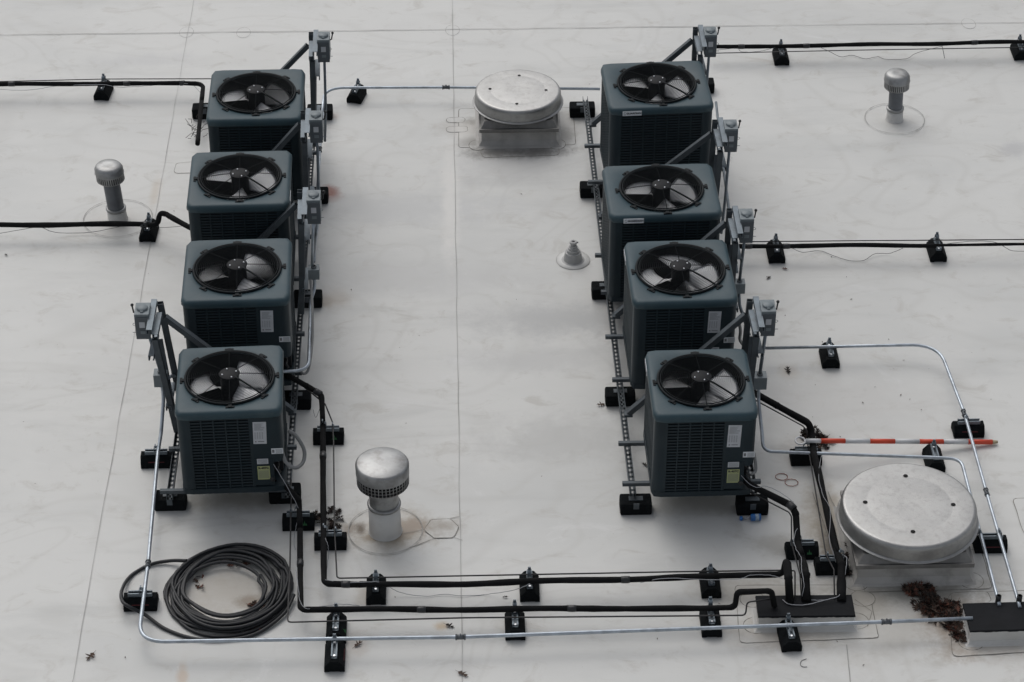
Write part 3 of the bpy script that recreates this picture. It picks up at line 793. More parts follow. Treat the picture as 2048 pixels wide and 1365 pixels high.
    # stamped louvre grilles
    def grille(x0, x1, along, fixed, sgn, cols):
        bm = bmesh.new()
        rows = int((z1 - z0 - 0.03) / 0.0245)
        zs = z0 + 0.012
        for i in range(rows + 1):
            z = zs + i * (z1 - z0 - 0.024) / rows
            if along == 'x':
                obox(bm, (x0, fixed, z), (x1, fixed, z), Vector((0, 0, 1)), -0.0062, 0.0062, -0.004, 0.004)
            else:
                obox(bm, (fixed, x0, z), (fixed, x1, z), Vector((0, 0, 1)), -0.0062, 0.0062, -0.004, 0.004)
        for j in range(cols + 1):
            p = x0 + (x1 - x0) * j / cols
            hw = 0.0045 if 0 < j < cols else 0.010
            if along == 'x': box(bm, (p, fixed + sgn * 0.0015, (z0 + z1) / 2), (hw * 2, 0.0095, z1 - z0))
            else: box(bm, (fixed + sgn * 0.0015, p, (z0 + z1) / 2), (0.0095, hw * 2, z1 - z0))
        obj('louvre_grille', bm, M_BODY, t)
    e = br + pw
    grille(-bw / 2 + e, (bw * 0.20 - 0.002) if serv else bw / 2 - e, 'x', -bd / 2 + 0.006, -1, 5 if serv else 7)
    grille(-bw / 2 + e, bw / 2 - e, 'x', bd / 2 - 0.006, 1, 7)
    grille(-bd / 2 + e, bd / 2 - e, 'y', -bw / 2 + 0.006, -1, 7)
    grille((-bd / 2 + e + 0.168) if serv else -bd / 2 + e, bd / 2 - e, 'y', bw / 2 - 0.006, 1, 5 if serv else 7)
    # fan group
    def lk(name, me, parent, loc=(0, 0, 0), rz=0.0):
        o = lk0(name, me, parent, loc, rz)
        if parent is t: o.scale = (fs, fs, 1)
        return o
    fz = H - 0.006
    lk('fan_motor', GUARD['motor'], t, (0, 0, fz))
    g1 = lk('fan_guard', GUARD['rim'], t, (0, 0, fz), hubrot)
    lk('guard_wires', GUARD['m'], g1)
    hp = lk('hub_plate', GUARD['hub'], g1)
    [lk('hub_screw', GUARD['screw'], g1, (0.05 * math.cos(PI / 2 * k + R(20)), 0.05 * math.sin(PI / 2 * k + R(20)), 0.051)) for k in range(4)]
    for a in blades: lk('fan_blade', GUARD['blade'], t, (0, 0, fz), R(a))
    yf = -bd / 2 - 0.0005
    if serv:
        rnd = random.Random(3)
        lines = [(0.1, 0.88, 0.04 + 0.033 * k, 0.0016) for k in range(1, 11)]
        lines = [(a, b - rnd.random() * 0.4, v, tt) for (a, b, v, tt) in lines]
        lines += [(0.1 + 0.18 * c_, 0.2 + 0.18 * c_, 0.48 + 0.035 * k, 0.002) for c_ in range(4) for k in range(9)]
        lines += [(0.12, 0.24, 0.90, 0.010), (0.34, 0.82, 0.895, 0.006)]
        zt = H - SK - 0.035
        small_label(t, 'data_label', bw * 0.285, zt - 0.098, 0.092, 0.19, yf, M_PAPER, lines, R(1.5))
        small_label(t, 'warning_label', bw * 0.455 - 0.01, zt - 0.262, 0.082, 0.048, yf - 0.0007, M_WPLATE, [(0.06, 0.26, 0.5, 0.026)] + [(0.36, 0.92, 0.2 + 0.16 * k, 0.0025) for k in range(5)])
        small_label(t, 'small_label', bw * 0.285 + 0.006, zt - 0.345, 0.078, 0.046, yf - 0.0048, M_PAPER, [(0.1, 0.9, 0.2 + 0.16 * k, 0.002) for k in range(5)])
        small_label(t, 'refrigerant_label', bw * 0.285 + 0.009, zt - 0.447, 0.086, 0.118, yf - 0.0048, M_YELLOW, [(0.08, 0.92, 0.34 + 0.06 * k, 0.0022) for k in range(10)], 0, ('R-407C', 0.0235, 0, 0.042))
    if plate:
        bm = bmesh.new(); box(bm, (0, 0, 0), (0.155, 0.003, 0.042), bev=0.0008)
        p = obj('nameplate', bm, M_WPLATE, t)
        if plate == 'front': p.location = (-w_ / 2 + 0.185, -d_ / 2 - 0.0015, H - 0.042)
        elif plate == 'left': p.location = (-w_ / 2 - 0.0015, d_ / 2 - 0.16, H - 0.044); p.rotation_euler = (0, 0, -PI / 2)
        else: p.location = (w_ / 2 + 0.0015, -d_ / 2 + 0.16, H - 0.044); p.rotation_euler = (0, 0, PI / 2)
        text_part('lettering', 'GUARDIAN', 0.0235, M_INK, p, (0.014, -0.0018, 0), (PI / 2, 0, 0))
        bm = bmesh.new()
        box(bm, (-0.066, -0.0019, 0), (0.003, 0.001, 0.026)); box(bm, (-0.058, -0.0019, 0.0115), (0.013, 0.001, 0.003)); box(bm, (-0.058, -0.0019, -0.0115), (0.013, 0.001, 0.003))
        box(bm, (-0.0525, -0.0019, -0.006), (0.003, 0.001, 0.012))
        obj('shield_mark', bm, M_INKG, p)
    return t, w_, d_
unit([(424, 139), (611, 135), (604, 238), (410, 242)], 1.0, 0.215, 'farthest teal condensing unit of the left row, black pipe ending at its left', (42, 162, 282))
unit([(385, 303), (584, 298), (579, 409), (370, 415)], 1.0, 0.215, 'second dark teal condensing unit from the far end of the left row', (22, 142, 262), plate='right')
unit([(376, 480), (582, 472), (582, 600), (357, 605)], 1.0, 0.215, 'third teal condensing unit from the far end of the left row, label on its front', (52, 172, 292), 'service')
unit([(360, 695), (564, 686), (567, 822), (345, 829)], 0.93, 0.215, 'nearest condensing unit of the left row, grey flexible hose at its side', (50, 180, 310), 'service', fd=0.665)
unit([(1198, 125), (1404, 119), (1431, 213), (1221, 219)], 1.02, 0.215, 'farthest condensing unit of the right row with white nameplate on its front', (18, 138, 258), plate='front')
unit([(1205, 330), (1422, 324), (1448, 427), (1217, 435)], 1.01, 0.215, 'second condensing unit from the far end of the right row, white nameplate in front', (30, 150, 270), plate='front')
unit([(1249, 481), (1451, 476), (1480, 600), (1264, 608)], 1.0, 0.215, 'third teal condensing unit from the far end of the right row, label on its front', (5, 95, 185, 275), 'service', 'left', fd=0.70)
unit([(1291, 699), (1491, 693), (1521, 829), (1306, 833)], 0.935, 0.215, 'nearest condensing unit of the right row, blue can lying before it', (20, 155, 285), 'service', 'left', fd=0.65)

# ================================================================== STRUT STANDS WITH DISCONNECT SWITCHES
SG = 'strut stands holding the disconnect switches'
def stand(px, py, railx, label, swlabel, side=1, ztop=1.13, brace_to=None, lower=(0.4, 0.62), blen=0.36, base_y=None):
    p = V(px, py, ztop)
    x0, y0 = p.x, p.y - 0.02
    t = thing('strut_stand', label, 'stand', (railx, y0, 0.172), 0, SG)
    o = Vector((railx, y0, 0.172))
    X = Vector((1, 0, 0)); Y = Vector((0, 1, 0)); Z = Vector((0, 0, 1))
    def part(name, a, b, sd, s=0.041, flip=1, m=M_GALV):
        bm = bmesh.new(); channel(bm, Vector(a) - o, Vector(b) - o, sd, s, flip=flip); return obj(name, bm, m, t)
    zt = ztop - 0.03
    part('post', (railx, y0, 0.172), (x0, y0, zt), X, flip=side, m=M_GALVD)
    part('post', (railx + 0.01 * side, y0 - 0.30, 0.172), (x0 + 0.02 * side, y0 - 0.30, zt - 0.10), X, flip=side, m=M_GALVD)
    part('top_bar', (x0 + 0.042 * side, y0 + 0.02, zt), (x0 + 0.046 * side, y0 - blen, zt), Z)
    part('top_bar', (x0 + 0.004 * side, y0 - 0.06, zt - 0.06), (x0 + 0.012 * side, y0 - 0.33, zt - 0.06), Z)
    part('spreader', (x0 + 0.045 * side, y0 - 0.04, zt - 0.25), (x0 + 0.055 * side, y0 - 0.33, zt - 0.25), Z)
    part('spreader', (railx + 0.045 * side, y0 - 0.04, lower[0]), (railx + 0.05 * side, y0 - 0.33, lower[0]), Z)
    part('diagonal', (railx + 0.02 * side, y0 - 0.26, 0.25), (x0 + 0.02 * side, y0 - 0.03, zt - 0.30), X, 0.03, m=M_GALVD)
    if brace_to is not None:
        part('brace', (x0 - 0.03 * side, y0 - 0.05, zt - 0.09), brace_to, Z, m=M_GALVD)
        b = Vector(brace_to)
        bm = bmesh.new(); box(bm, b - o + Vector((0, 0, -0.012)), (0.06, 0.05, 0.02)); obj('brace_bracket', bm, M_GALVD, t)
    # disconnect switch: its own thing, bolted to the bars
    bw, bd, bh = 0.105, 0.15, 0.19
    cx = x0 + side * (0.058 + bw / 2); cy = y0 - 0.14; zb = zt - 0.14
    s = thing('disconnect_switch', swlabel, 'switch box', (cx, cy, zb), 0, 'grey disconnect switches on the strut stands')
    bm = bmesh.new(); box(bm, (0, 0, bh / 2), (bw, bd, bh), bev=0.004)
    obj('enclosure', bm, M_BOX, s)
    bm = bmesh.new(); box(bm, (0, -bd / 2 - 0.005, bh / 2 - 0.02), (bw - 0.006, 0.008, bh * 0.98), bev=0.002)
    dr = obj('front_cover', bm, M_BOXF, s)
    bm = bmesh.new(); box(bm, (0, -bd / 2 - 0.0105, bh * 0.56), (0.04, 0.002, 0.048)); obj('rating_label', bm, M_PAPER, dr)
    bm = bmesh.new(); box(bm, (0.002, -bd / 2 - 0.0105, bh * 0.22), (0.036, 0.002, 0.026)); obj('rating_label', bm, M_BOX, dr)
    bm = bmesh.new(); lathe(bm, [(0.041, bh - 0.001), (0.041, bh + 0.010), (0.036, bh + 0.016), (0, bh + 0.017)], seg=24)
    box(bm, (0, -0.045, bh + 0.004), (0.02, 0.012, 0.012))
    obj('hub_cover', bm, M_BOX, s)
    bm = bmesh.new()
    tube(bm, [(side * bw / 2, 0.02, bh * 0.72), (side * (bw / 2 + 0.014), 0.02, bh * 0.76), (side * (bw / 2 + 0.022), 0.035, bh * 0.98)], 0.006, 8)
    bmesh.ops.create_uvsphere(bm, u_segments=10, v_segments=8, radius=0.012, matrix=Matrix.Translation((side * (bw / 2 + 0.023), 0.04, bh + 0.004)))
    obj('handle', bm, M_BLACK, s)
    bm = bmesh.new()
    tube(bm, [(side * (bw / 2 + 0.016 * math.sin(a)), -bd / 2 + 0.01, bh * 0.52 + 0.011 * math.cos(a)) for a in [PI * k / 8 for k in range(9)]], 0.0018, 5)
    obj('hasp', bm, M_GALV, s); bm = bmesh.new()
    tube(bm, [(side * bw / 2, -bd / 2 + 0.01, 0.03), (side * (bw / 2 + 0.022), -bd / 2 + 0.01, 0.03)], 0.0022, 5)
    obj('catch_pin', bm, M_GALV, s)
    return dict(x0=x0, y0=y0, cx=cx, cy=cy, zb=zb, zt=zt, s=s)
# name, apex sight line, rail x
ST = {}
ST['L1'] = stand(622, 58, LX1, 'strut stand behind the farthest unit of the left row', 'grey disconnect switch behind the farthest left unit, highest at left', 1, brace_to=(-1.98, 18.66, 0.2))
ST['L2'] = stand(606, 215, LX1, 'strut stand between the first and second far units of the left row', 'grey disconnect switch beside the gap of the two farthest left units', 1, brace_to=(-1.98, 17.25, 0.2))
ST['L3'] = stand(600, 373, LX1, 'strut stand beside the third unit of the left row, above the rust stain', 'grey disconnect switch left of the rust stain', 1, brace_to=(-1.98, 16.15, 0.2))
ST['L4'] = stand(320, 596, LX0, 'strut stand on the left side of the left row by the nearest unit', 'grey disconnect switch on the only stand left of the left row', -1, brace_to=(-1.23, 14.62, 0.2))
ST['R1'] = stand(1391, 48, RX1 - 0.01, 'strut stand behind the farthest unit of the right row', 'grey disconnect switch at the start of the upper right black pipe', 1, brace_to=(1.19, 18.66, 0.2))
ST['R2'] = stand(1430, 233, RX1 - 0.01, 'strut stand between the first and second far units of the right row', 'grey disconnect switch beside the gap of the two farthest right units', 1, brace_to=(1.19, 17.2, 0.2))
ST['R3'] = stand(1459, 410, RX1, 'strut stand at the start of the middle right black pipe', 'grey disconnect switch above the start of the middle right black pipe', 1, brace_to=(1.22, 15.78, 0.2))
ST['R4'] = stand(1500, 591, RX1, 'strut stand by the nearest unit of the right row', 'grey disconnect switch above the conduit behind the striped pole', 1, brace_to=(1.235, 14.53, 0.2))

JG = 'grey square junction boxes low on the stands'
def jbox(px, py, z, label, s=(0.1, 0.09, 0.105)):
    """(px,py): middle of the near edge of the lid, lid height z"""
    p = V(px, py, z)
    t = thing('junction_box', label, 'junction box', (p.x, p.y + s[1] / 2, z - s[2]), 0, JG)
    bm = bmesh.new(); box(bm, (0, 0, s[2] / 2), s, bev=0.003); obj('box_body', bm, M_BOX, t)
    bm = bmesh.new(); lathe(bm, [(0.022, -0.004), (0.022, 0.012), (0.015, 0.013)], (0, 0, s[2]), 14); obj('top_connector', bm, M_EMTD, t)
    bm = bmesh.new(); lathe(bm, [(0.02, -0.014), (0.02, 0.004)], (0, 0, 0), 14); obj('bottom_connector', bm, M_EMTD, t)
    return Vector((p.x, p.y + s[1] / 2, z - s[2])), z
jl4, _ = jbox(320, 752, 0.60, 'grey junction box left of the nearest left unit')
jr4, _ = jbox(1521, 757, 0.55, 'grey junction box right of the nearest right unit')
jr3, _ = jbox(1480, 569, 0.55, 'grey junction box right of the third right unit', (0.085, 0.08, 0.09))
jl3, _ = jbox(627, 541, 0.52, 'grey junction box right of the left row above its long conduit bend', (0.085, 0.08, 0.09))

# ================================================================== CONDUITS
def at_px(pts): return [V(*p) for p in pts]
def conduit(label, pts, r=0.0125, rad=0.0, couple=(), ends=(), m=None, name='conduit', group='bright steel conduits on the roof', seg=10, cat='conduit'):
    pts = [Vector(p) for p in pts]
    path = fillet(pts, rad, 10) if rad else pts
    base = pts[0].copy(); base.z = 0
    bm = bmesh.new(); tube(bm, [p - base for p in path], r, seg)
    o = thing(name, label, cat, base, 0, group)
    obj('tube', bm, m or M_EMT, o)
    for c in couple:   # point on the path, direction
        p, d = c; p = Vector(p) - base; d = Vector(d).normalized()
        bm = bmesh.new()
        tube(bm, [p - d * 0.028, p + d * 0.028], r + 0.004, 10)
        for s in (-1, 1): tube(bm, [p + d * (s * 0.028 - 0.006), p + d * (s * 0.028 + 0.006)], r + 0.0075, 6)
        bmesh.ops.create_cone(bm, cap_ends=True, segments=6, radius1=0.006, radius2=0.006, depth=0.014, matrix=Matrix.Translation(p + Vector((0, 0, r + 0.006))))
        obj('coupling', bm, M_EMTD, o)
    return o
Zc = 0.133
# perimeter conduit
a, b = V(672, 1278, Zc), V(930, 1274, Zc)
pts = [Vector((jl4.x, jl4.y, jl4.z)), Vector((jl4.x + 0.005, jl4.y, jl4.z - 0.12)), V(322, 868, 0.2), V(316, 905, Zc), V(296, 1129, Zc), V(275, 1277, Zc), V(330, 1284, Zc), V(672, 1278, Zc), V(920, 1274.5, Zc), V(1400, 1257, Zc), V(1773, 1244, Zc), V(1945, 1237, Zc)]
pts = pts[:4] + [V(296, 1129, Zc), V(276, 1284.5, Zc), V(672, 1278, Zc), V(920, 1274.5, Zc), V(1400, 1257, Zc), V(1773, 1244, Zc), V(1945, 1237, Zc)]
conduit('long bright conduit running round the cable coil and along the bottom', pts, 0.0135, 0.19,
        [(V(296, 1129, Zc), V(296, 1129, Zc) - V(316, 905, Zc)), (V(921, 1274.5, Zc), (1, 0.01, 0)), (V(1773, 1244, Zc), (1, 0.01, 0))])
conduit('bright conduit bending round behind the striped pole to the right curb', [V(1518, 697, Zc), V(1876, 689, Zc), V(1929, 828, Zc), V(1973, 985, Zc), V(2037, 1205, Zc), V(2040, 1216, Zc)], 0.0125, 0.24,
        [(V(1928, 827, Zc), V(1973, 985, Zc) - V(1929, 828, Zc)), (V(1973, 985, Zc), V(1973, 985, Zc) - V(1929, 828, Zc))])
conduit('bright conduit passing before the striped pole and behind the large exhaust hood',
        [Vector((jr4.x, jr4.y, jr4.z)), Vector((jr4.x + 0.002, jr4.y, jr4.z - 0.12)), V(1524, 865, 0.2), V(1526, 903, Zc), V(1868, 915.5, Zc), V(1922, 918, Zc), V(1959, 1061, Zc), V(1996, 1200, Zc), V(1999, 1212, Zc)], 0.0125, 0.2)
conduit('thin bright conduit from the left row to the right row behind the small exhaust hood',
        [V(643, 240, Zc), V(649, 176, Zc), V(892, 175, Zc), V(1200, 178.5, Zc)], 0.0125, 0.19, [(V(892, 175, Zc), (1, 0, 0))])
conduit('bright conduit dropping beside the third left unit and bending behind the nearest',
        [Vector((jl3.x, jl3.y, jl3.z + 0.01)), Vector((jl3.x, jl3.y, jl3.z - 0.1)), V(622, 600, 0.3), V(617, 742, 0.3), V(345, 751, 0.45), Vector((jl4.x + 0.05, jl4.y, jl4.z + 0.05))], 0.0135, 0.16)
conduit('conduit joining the left switch to the junction box of the far left row',
        [Vector((ST['L3']['cx'] - 0.01, ST['L3']['cy'], ST['L3']['zb'])), Vector((jl3.x - 0.012, jl3.y, jl3.z + 0.09))], 0.0115)
conduit('second conduit from the left switch by the rust stain down to the roof',
        [Vector((ST['L3']['cx'] + 0.03, ST['L3']['cy'], ST['L3']['zb'])), V(627, 515, 0.16)], 0.0115)
for k, lab in (('L1', 'drop conduit under the farthest left disconnect switch'), ('L2', 'drop conduit under the second left disconnect switch'), ('R1', 'drop conduit under the farthest right disconnect switch'), ('R2', 'drop conduit under the second right disconnect switch')):
    s_ = ST[k]
    conduit(lab, [Vector((s_['cx'], s_['cy'], s_['zb'])), Vector((s_['cx'] - 0.01, s_['cy'], 0.45)), Vector((s_['cx'] - 0.03, s_['cy'] - 0.03, 0.135))], 0.0115, 0.1, m=M_GALV)
conduit('dull conduit from the near right switch to the junction box below', [Vector((ST['R4']['cx'], ST['R4']['cy'], ST['R4']['zb'])), Vector((jr4.x, jr4.y, jr4.z + 0.11))], 0.013, m=M_GALV)
conduit('dull conduit from the third right switch to the junction box below', [Vector((ST['R3']['cx'], ST['R3']['cy'], ST['R3']['zb'])), Vector((jr3.x, jr3.y, jr3.z + 0.09))], 0.012, m=M_GALV)
conduit('dull conduit from the left-hand switch down to its junction box', [Vector((ST['L4']['cx'] + 0.02, ST['L4']['cy'], ST['L4']['zb'])), Vector((jl4.x, jl4.y, jl4.z + 0.11))], 0.0115, m=M_GALV)
conduit('dull conduit from the third right junction box along the unit side', [Vector((jr3.x, jr3.y, jr3.z)), Vector((jr3.x + 0.01, jr3.y - 0.02, jr3.z - 0.12)), V(1499, 672, 0.15)], 0.012, 0.08, m=M_GALV)
conduit('bright conduit running back along the right side of the left rack', [V(646, 226, 0.165), V(640, 300, 0.165), V(634, 395, 0.165), V(631, 470, 0.165), V(628, 524, 0.2)], 0.0115, 0.0, [(V(640, 300, 0.165), V(634, 395, 0.165) - V(640, 300, 0.165))])
conduit('dull conduit running back along the right side of the right rack', [V(1432, 205, 0.165), V(1446, 330, 0.165), V(1462, 450, 0.165), V(1474, 545, 0.2)], 0.0115, 0.0, m=M_GALV)
# flexible whips
def whip(label, pts, r, m=M_GALV, name='flexible_hose', cat='hose', group='grey flexible electrical hoses'):
    pts = smooth_path(pts, 8); base = pts[0].copy(); base.z = 0
    bm = bmesh.new(); tube(bm, [p - base for p in pts], r, 10)
    o = tag(obj(name, bm, m), label, cat, group); o.location = base; return o
M_WHIP = mat('grey_hose', (0.20, 0.205, 0.205), 0.5, 0, 0.1, 12, dirt=(0.12, 0.12, 0.12))
whip('grey flexible hose looping out of the nearest left unit', [V(577, 862, 0.62), V(592, 872, 0.58), V(608, 900, 0.48), V(606, 925, 0.42), V(590, 936, 0.42), V(572, 925, 0.46), V(564, 902, 0.52), V(562, 880, 0.58)], 0.0135, M_WHIP)
whip('grey flexible hose hanging behind the conduit bend of the left row', [V(621, 560, 0.45), V(625, 618, 0.4), V(624, 690, 0.3), V(617, 738, 0.25), V(608, 748, 0.25), V(600, 742, 0.28)], 0.010, M_WHIP)
whip('short grey hose at the right side of the nearest right unit', [V(1507, 905, 0.55), V(1511, 925, 0.48), V(1511, 942, 0.42), V(1504, 948, 0.42)], 0.011, M_WHIP)
whip('grey hose hanging beside the third right unit', [V(1477, 640, 0.7), V(1481, 662, 0.6), V(1480, 680, 0.5), V(1490, 695, 0.42)], 0.012, M_WHIP)

# ================================================================== INSULATED PIPES
Zp = 0.142
def ipipe(label, pts, r=0.021, rad=0.06, tapes=(), wob=0.0035, fat=0.0):
    pts = [Vector(p) for p in pts]
    path = fillet(pts, rad, 6)
    # subdivide and make the foam slightly uneven
    dense = []
    for i in range(len(path) - 1):
        k = max(1, int((path[i + 1] - path[i]).length / 0.07))
        for q in range(k): dense.append(path[i].lerp(path[i + 1], q / k))
    dense.append(path[-1])
    rnd = random.Random(int(pts[0].x * 1000) + 5)
    ph = rnd.random() * 6
    base = pts[0].copy(); base.z = 0
    dense = [p + Vector((0, math.sin(i * 0.45 + ph) * wob, math.sin(i * 0.33 + ph * 2) * wob)) - base for i, p in enumerate(dense)]
    o = thing('insulated_pipe', label, 'pipe', base, 0, 'black insulated refrigerant pipes')
    bm = bmesh.new(); N = len(dense)
    rr = [r * (1 + 0.06 * math.sin(i * 0.8 + ph) + rnd.uniform(-0.04, 0.04)) for i in range(N)]
    acc = 0.0
    for i in range(N - 1, 0, -1):
        if acc < fat: rr[i] *= 1.3 + 0.06 * math.sin(i * 1.9)
        acc += (dense[i] - dense[i - 1]).length
    tube(bm, dense, r, 12, rfun=lambda t: rr[min(N - 1, int(t * (N - 1) + 0.5))])
    obj('foam_sleeve', bm, M_FOAM, o)
    for t in tapes:
        t = Vector(t) - base
        k = min(range(N), key=lambda i: (dense[i] - t).length)
        k0, k1 = max(0, k - 1), min(N - 1, k + 1)
        d = (dense[k1] - dense[k0]).normalized()
        bm = bmesh.new(); tube(bm, [dense[k] - d * 0.03, dense[k] - d * 0.01, dense[k] + d * 0.012, dense[k] + d * 0.03], r, 12, rfun=lambda q: r + (0.004 if 0.2 < q < 0.8 else 0.0025))
        obj('tape_wrap', bm, M_TAPE, o)
    return o
UP = Vector((0, 0, 1))
ipipe('upper left black pipe turning down beside the farthest left unit', [V(-60, 170, Zp), V(190, 167.5, Zp), V(365, 167, Zp), V(407, 168, Zp), V(403, 205, Zp), V(395, 288, Zp + 0.03)], 0.020, 0.08, [V(20, 169, Zp), V(260, 167, Zp), V(364, 167, Zp)])
ipipe('left middle black pipe kinking up into the second left unit', [V(-60, 450, Zp), V(288, 449, Zp), V(315, 450, Zp), V(320, 426, Zp + 0.10), V(335, 430, Zp + 0.11), V(385, 458, Zp + 0.12)], 0.022, 0.05, [V(290, 449, Zp)])
ipipe('upper right black pipe running to the right edge of the photo', [V(1415, 94, Zp), V(1550, 93, Zp), V(1660, 91, Zp), V(2010, 85, Zp), V(2120, 83, Zp)], 0.019, 0.0, [V(1475, 94, Zp), V(1615, 91, Zp), V(1945, 86, Zp)])
ipipe('middle right black pipe running to the right edge of the photo', [V(1478, 493, Zp), V(1555, 492, Zp), V(1873, 491, Zp)], 0.0185, 0.0, [V(1502, 494, Zp), V(1580, 491, Zp)])
ipipe('thinner far stretch of the middle right black pipe', [V(1873, 490.5, Zp), V(2120, 489, Zp)], 0.012, 0.0)
ipipe('black pipe from behind the nearest left unit, upper of two long bottom pipes',
      [V(570, 748, 0.28), V(612, 772, 0.26), V(643, 790, 0.22), V(646, 850, Zp), V(646, 960, Zp), V(648, 1168, Zp), V(720, 1170, Zp), V(930, 1168, Zp), V(1400, 1154, Zp), V(1567, 1149, Zp), V(1570, 1149, Zp) + UP * 0.15, V(1577, 1160, Zp + 0.12), V(1580, 1206, 0.13)], 0.0215, 0.06,
      [V(627, 778, 0.25), V(647, 912, Zp), V(700, 1171, Zp), V(1255, 1158, Zp)], fat=0.3)
ipipe('black pipe from before the nearest left unit, lower of two long bottom pipes',
      [V(535, 958, 0.26), V(572, 975, 0.22), V(598, 1000, 0.2), V(600, 1060, Zp), V(601, 1219, Zp), V(690, 1220, Zp), V(930, 1219, Zp), V(1400, 1217, Zp), V(1470, 1215, Zp), V(1472, 1215, Zp) + UP * 0.135, V(1540, 1212, Zp) + UP * 0.14, V(1549, 1214, Zp)], 0.0205, 0.045,
      [V(600, 1124, Zp), V(850, 1220, Zp), V(1135, 1219, Zp)])
ipipe('black pipe leaving the nearest right unit before the blue can', [V(1478, 950, 0.34), V(1500, 970, 0.3), V(1583, 1012, 0.3), V(1592, 1030, 0.26), V(1595, 1085, Zp), V(1604, 1118, Zp + 0.05), V(1611, 1150, Zp + 0.08), V(1613, 1204, 0.13)], 0.0245, 0.07, [V(1582, 1012, 0.3)], fat=0.3)
ipipe('black pipe leaving behind the nearest right unit and passing the large exhaust hood', [V(1500, 782, 0.3), V(1555, 812, 0.3), V(1617, 846, 0.22), V(1624, 868, 0.15), V(1627, 905, Zp), V(1644, 980, Zp), V(1658, 1041, Zp), V(1676, 1112, Zp), V(1683, 1128, Zp + 0.05), V(1683, 1204, 0.13)], 0.026, 0.07, fat=0.2)

LG = 'thin dark liquid lines beside the black pipes'
def line(label, pts, r=0.0055, rad=0.03, m=None, name='liquid_line', group=LG, cat='thin pipe'):
    path = fillet([Vector(p) for p in pts], rad, 5); base = path[0].copy(); base.z = 0
    bm = bmesh.new(); tube(bm, [p - base for p in path], r, 8)
    o = tag(obj(name, bm, m or M_LINE), label, cat, group); o.location = base; return o
Zl = 0.13
line('thin dark line just behind the upper left black pipe', [V(-60, 165, Zl), V(210, 158.5, Zl), V(440, 158, Zl)], 0.0045)
line('thin dark line just before the upper right black pipe', [V(1420, 107, Zl), V(1700, 101, Zl), V(2120, 94, Zl)], 0.0045)
line('thin dark line just behind the middle right black pipe', [V(1480, 484, Zl), V(1700, 482, Zl), V(2120, 479, Zl)], 0.0045)
line('thin dark line following the upper of the two long bottom pipes', [V(590, 760, 0.2), V(650, 808, 0.2), V(665, 845, Zl), V(667, 880, Zl), V(669, 1058, Zl), V(674, 1157, Zl), V(930, 1152, Zl), V(1350, 1144, Zl), V(1566, 1141, Zl), V(1590, 1142, 0.2), V(1590, 1200, 0.13)])
line('thin dark line following the lower of the two long bottom pipes', [V(582, 960, 0.2), V(582, 1011, Zl), V(580, 1129, Zl), V(575, 1245, Zl), V(930, 1236, Zl), V(1400, 1232, Zl), V(1491, 1231, Zl), V(1494, 1205, Zl + 0.06), V(1545, 1198, Zl + 0.06)])
line('thin dark line under the black pipe behind the striped pole ring', [V(1500, 795, 0.3), V(1605, 852, 0.28), V(1614, 862, 0.25), V(1614, 880, Zl), V(1652, 1110, Zl), V(1668, 1140, Zl + 0.05), V(1669, 1200, 0.13)], 0.005)
line('thin dark line under the pipe before the blue can', [V(1500, 985, 0.3), V(1578, 1025, 0.3), V(1583, 1034, 0.28), V(1583, 1085, Zl), V(1600, 1150, 0.2), V(1603, 1200, 0.13)], 0.005)

WG = 'loose signal wires'
def wire(label, pts, r=0.0022, m=None, jit=0.004):
    rnd = random.Random(len(label)); pts = [Vector(p) for p in pts]
    pts = smooth_path(pts, 7)
    pts = [p + Vector((rnd.uniform(-jit, jit), rnd.uniform(-jit, jit), rnd.uniform(-jit, jit) * 0.3)) * 0.5 for p in pts]
    base = pts[0].copy(); base.z = 0
    bm = bmesh.new(); tube(bm, [p - base for p in pts], r, 6)
    o = tag(obj('signal_wire', bm, m or M_WGREY), label, 'wire', WG); o.location = base; return o
wire('thin grey wire from the warning label of the near left unit to the support', [V(537, 912, 0.5), V(560, 950, 0.4), V(580, 985, 0.3), V(598, 1022, 0.18), V(593, 1050, 0.14), V(588, 1075, 0.05), V(590, 1100, 0.02)])
wire('dark wire sagging in front of the upper right black pipe', [V(1640, 95, 0.14), V(1660, 104, 0.08), V(1682, 114, 0.02), V(1705, 111, 0.01), V(1730, 118, 0.01), V(1755, 114, 0.01), V(1772, 119, 0.01), V(1812, 118, 0.01), V(1830, 108, 0.03), V(1855, 100, 0.1), V(1885, 93, 0.14)], m=M_WDARK)
wire('short dark wire end hanging down from the upper right pipe', [V(1884, 92, 0.14), V(1887, 105, 0.05), V(1889, 117, 0.01)], 0.003, M_WDARK, 0)
wire('grey wire between the start of the upper right pipe and its first support', [V(1425, 101, 0.14), V(1450, 99, 0.12), V(1475, 97, 0.14), V(1484, 104, 0.1), V(1520, 103, 0.1), V(1550, 95, 0.14)], 0.0018, M_WDARK)
wire('dark wire sagging in front of the middle right black pipe', [V(1585, 497, 0.14), V(1605, 505, 0.04), V(1640, 502, 0.01), V(1670, 513, 0.01), V(1700, 522, 0.01), V(1728, 521, 0.01), V(1750, 508, 0.02), V(1780, 507, 0.02), V(1805, 497, 0.12)], m=M_WDARK)
wire('dark wire drooping at the right end of the middle right pipe', [V(1895, 488, 0.14), V(1940, 483, 0.13), V(1985, 484, 0.13), V(2005, 492, 0.1), V(2025, 502, 0.03), V(2060, 503, 0.02)], m=M_WDARK)
wire('grey wire hanging along the upper left black pipe', [V(-20, 178, 0.05), V(40, 181, 0.03), V(80, 178, 0.05), V(118, 172, 0.12), V(205, 170, 0.16), V(240, 175, 0.1), V(310, 171, 0.12), V(365, 168, 0.15), V(385, 170, 0.13), V(400, 185, 0.1)])
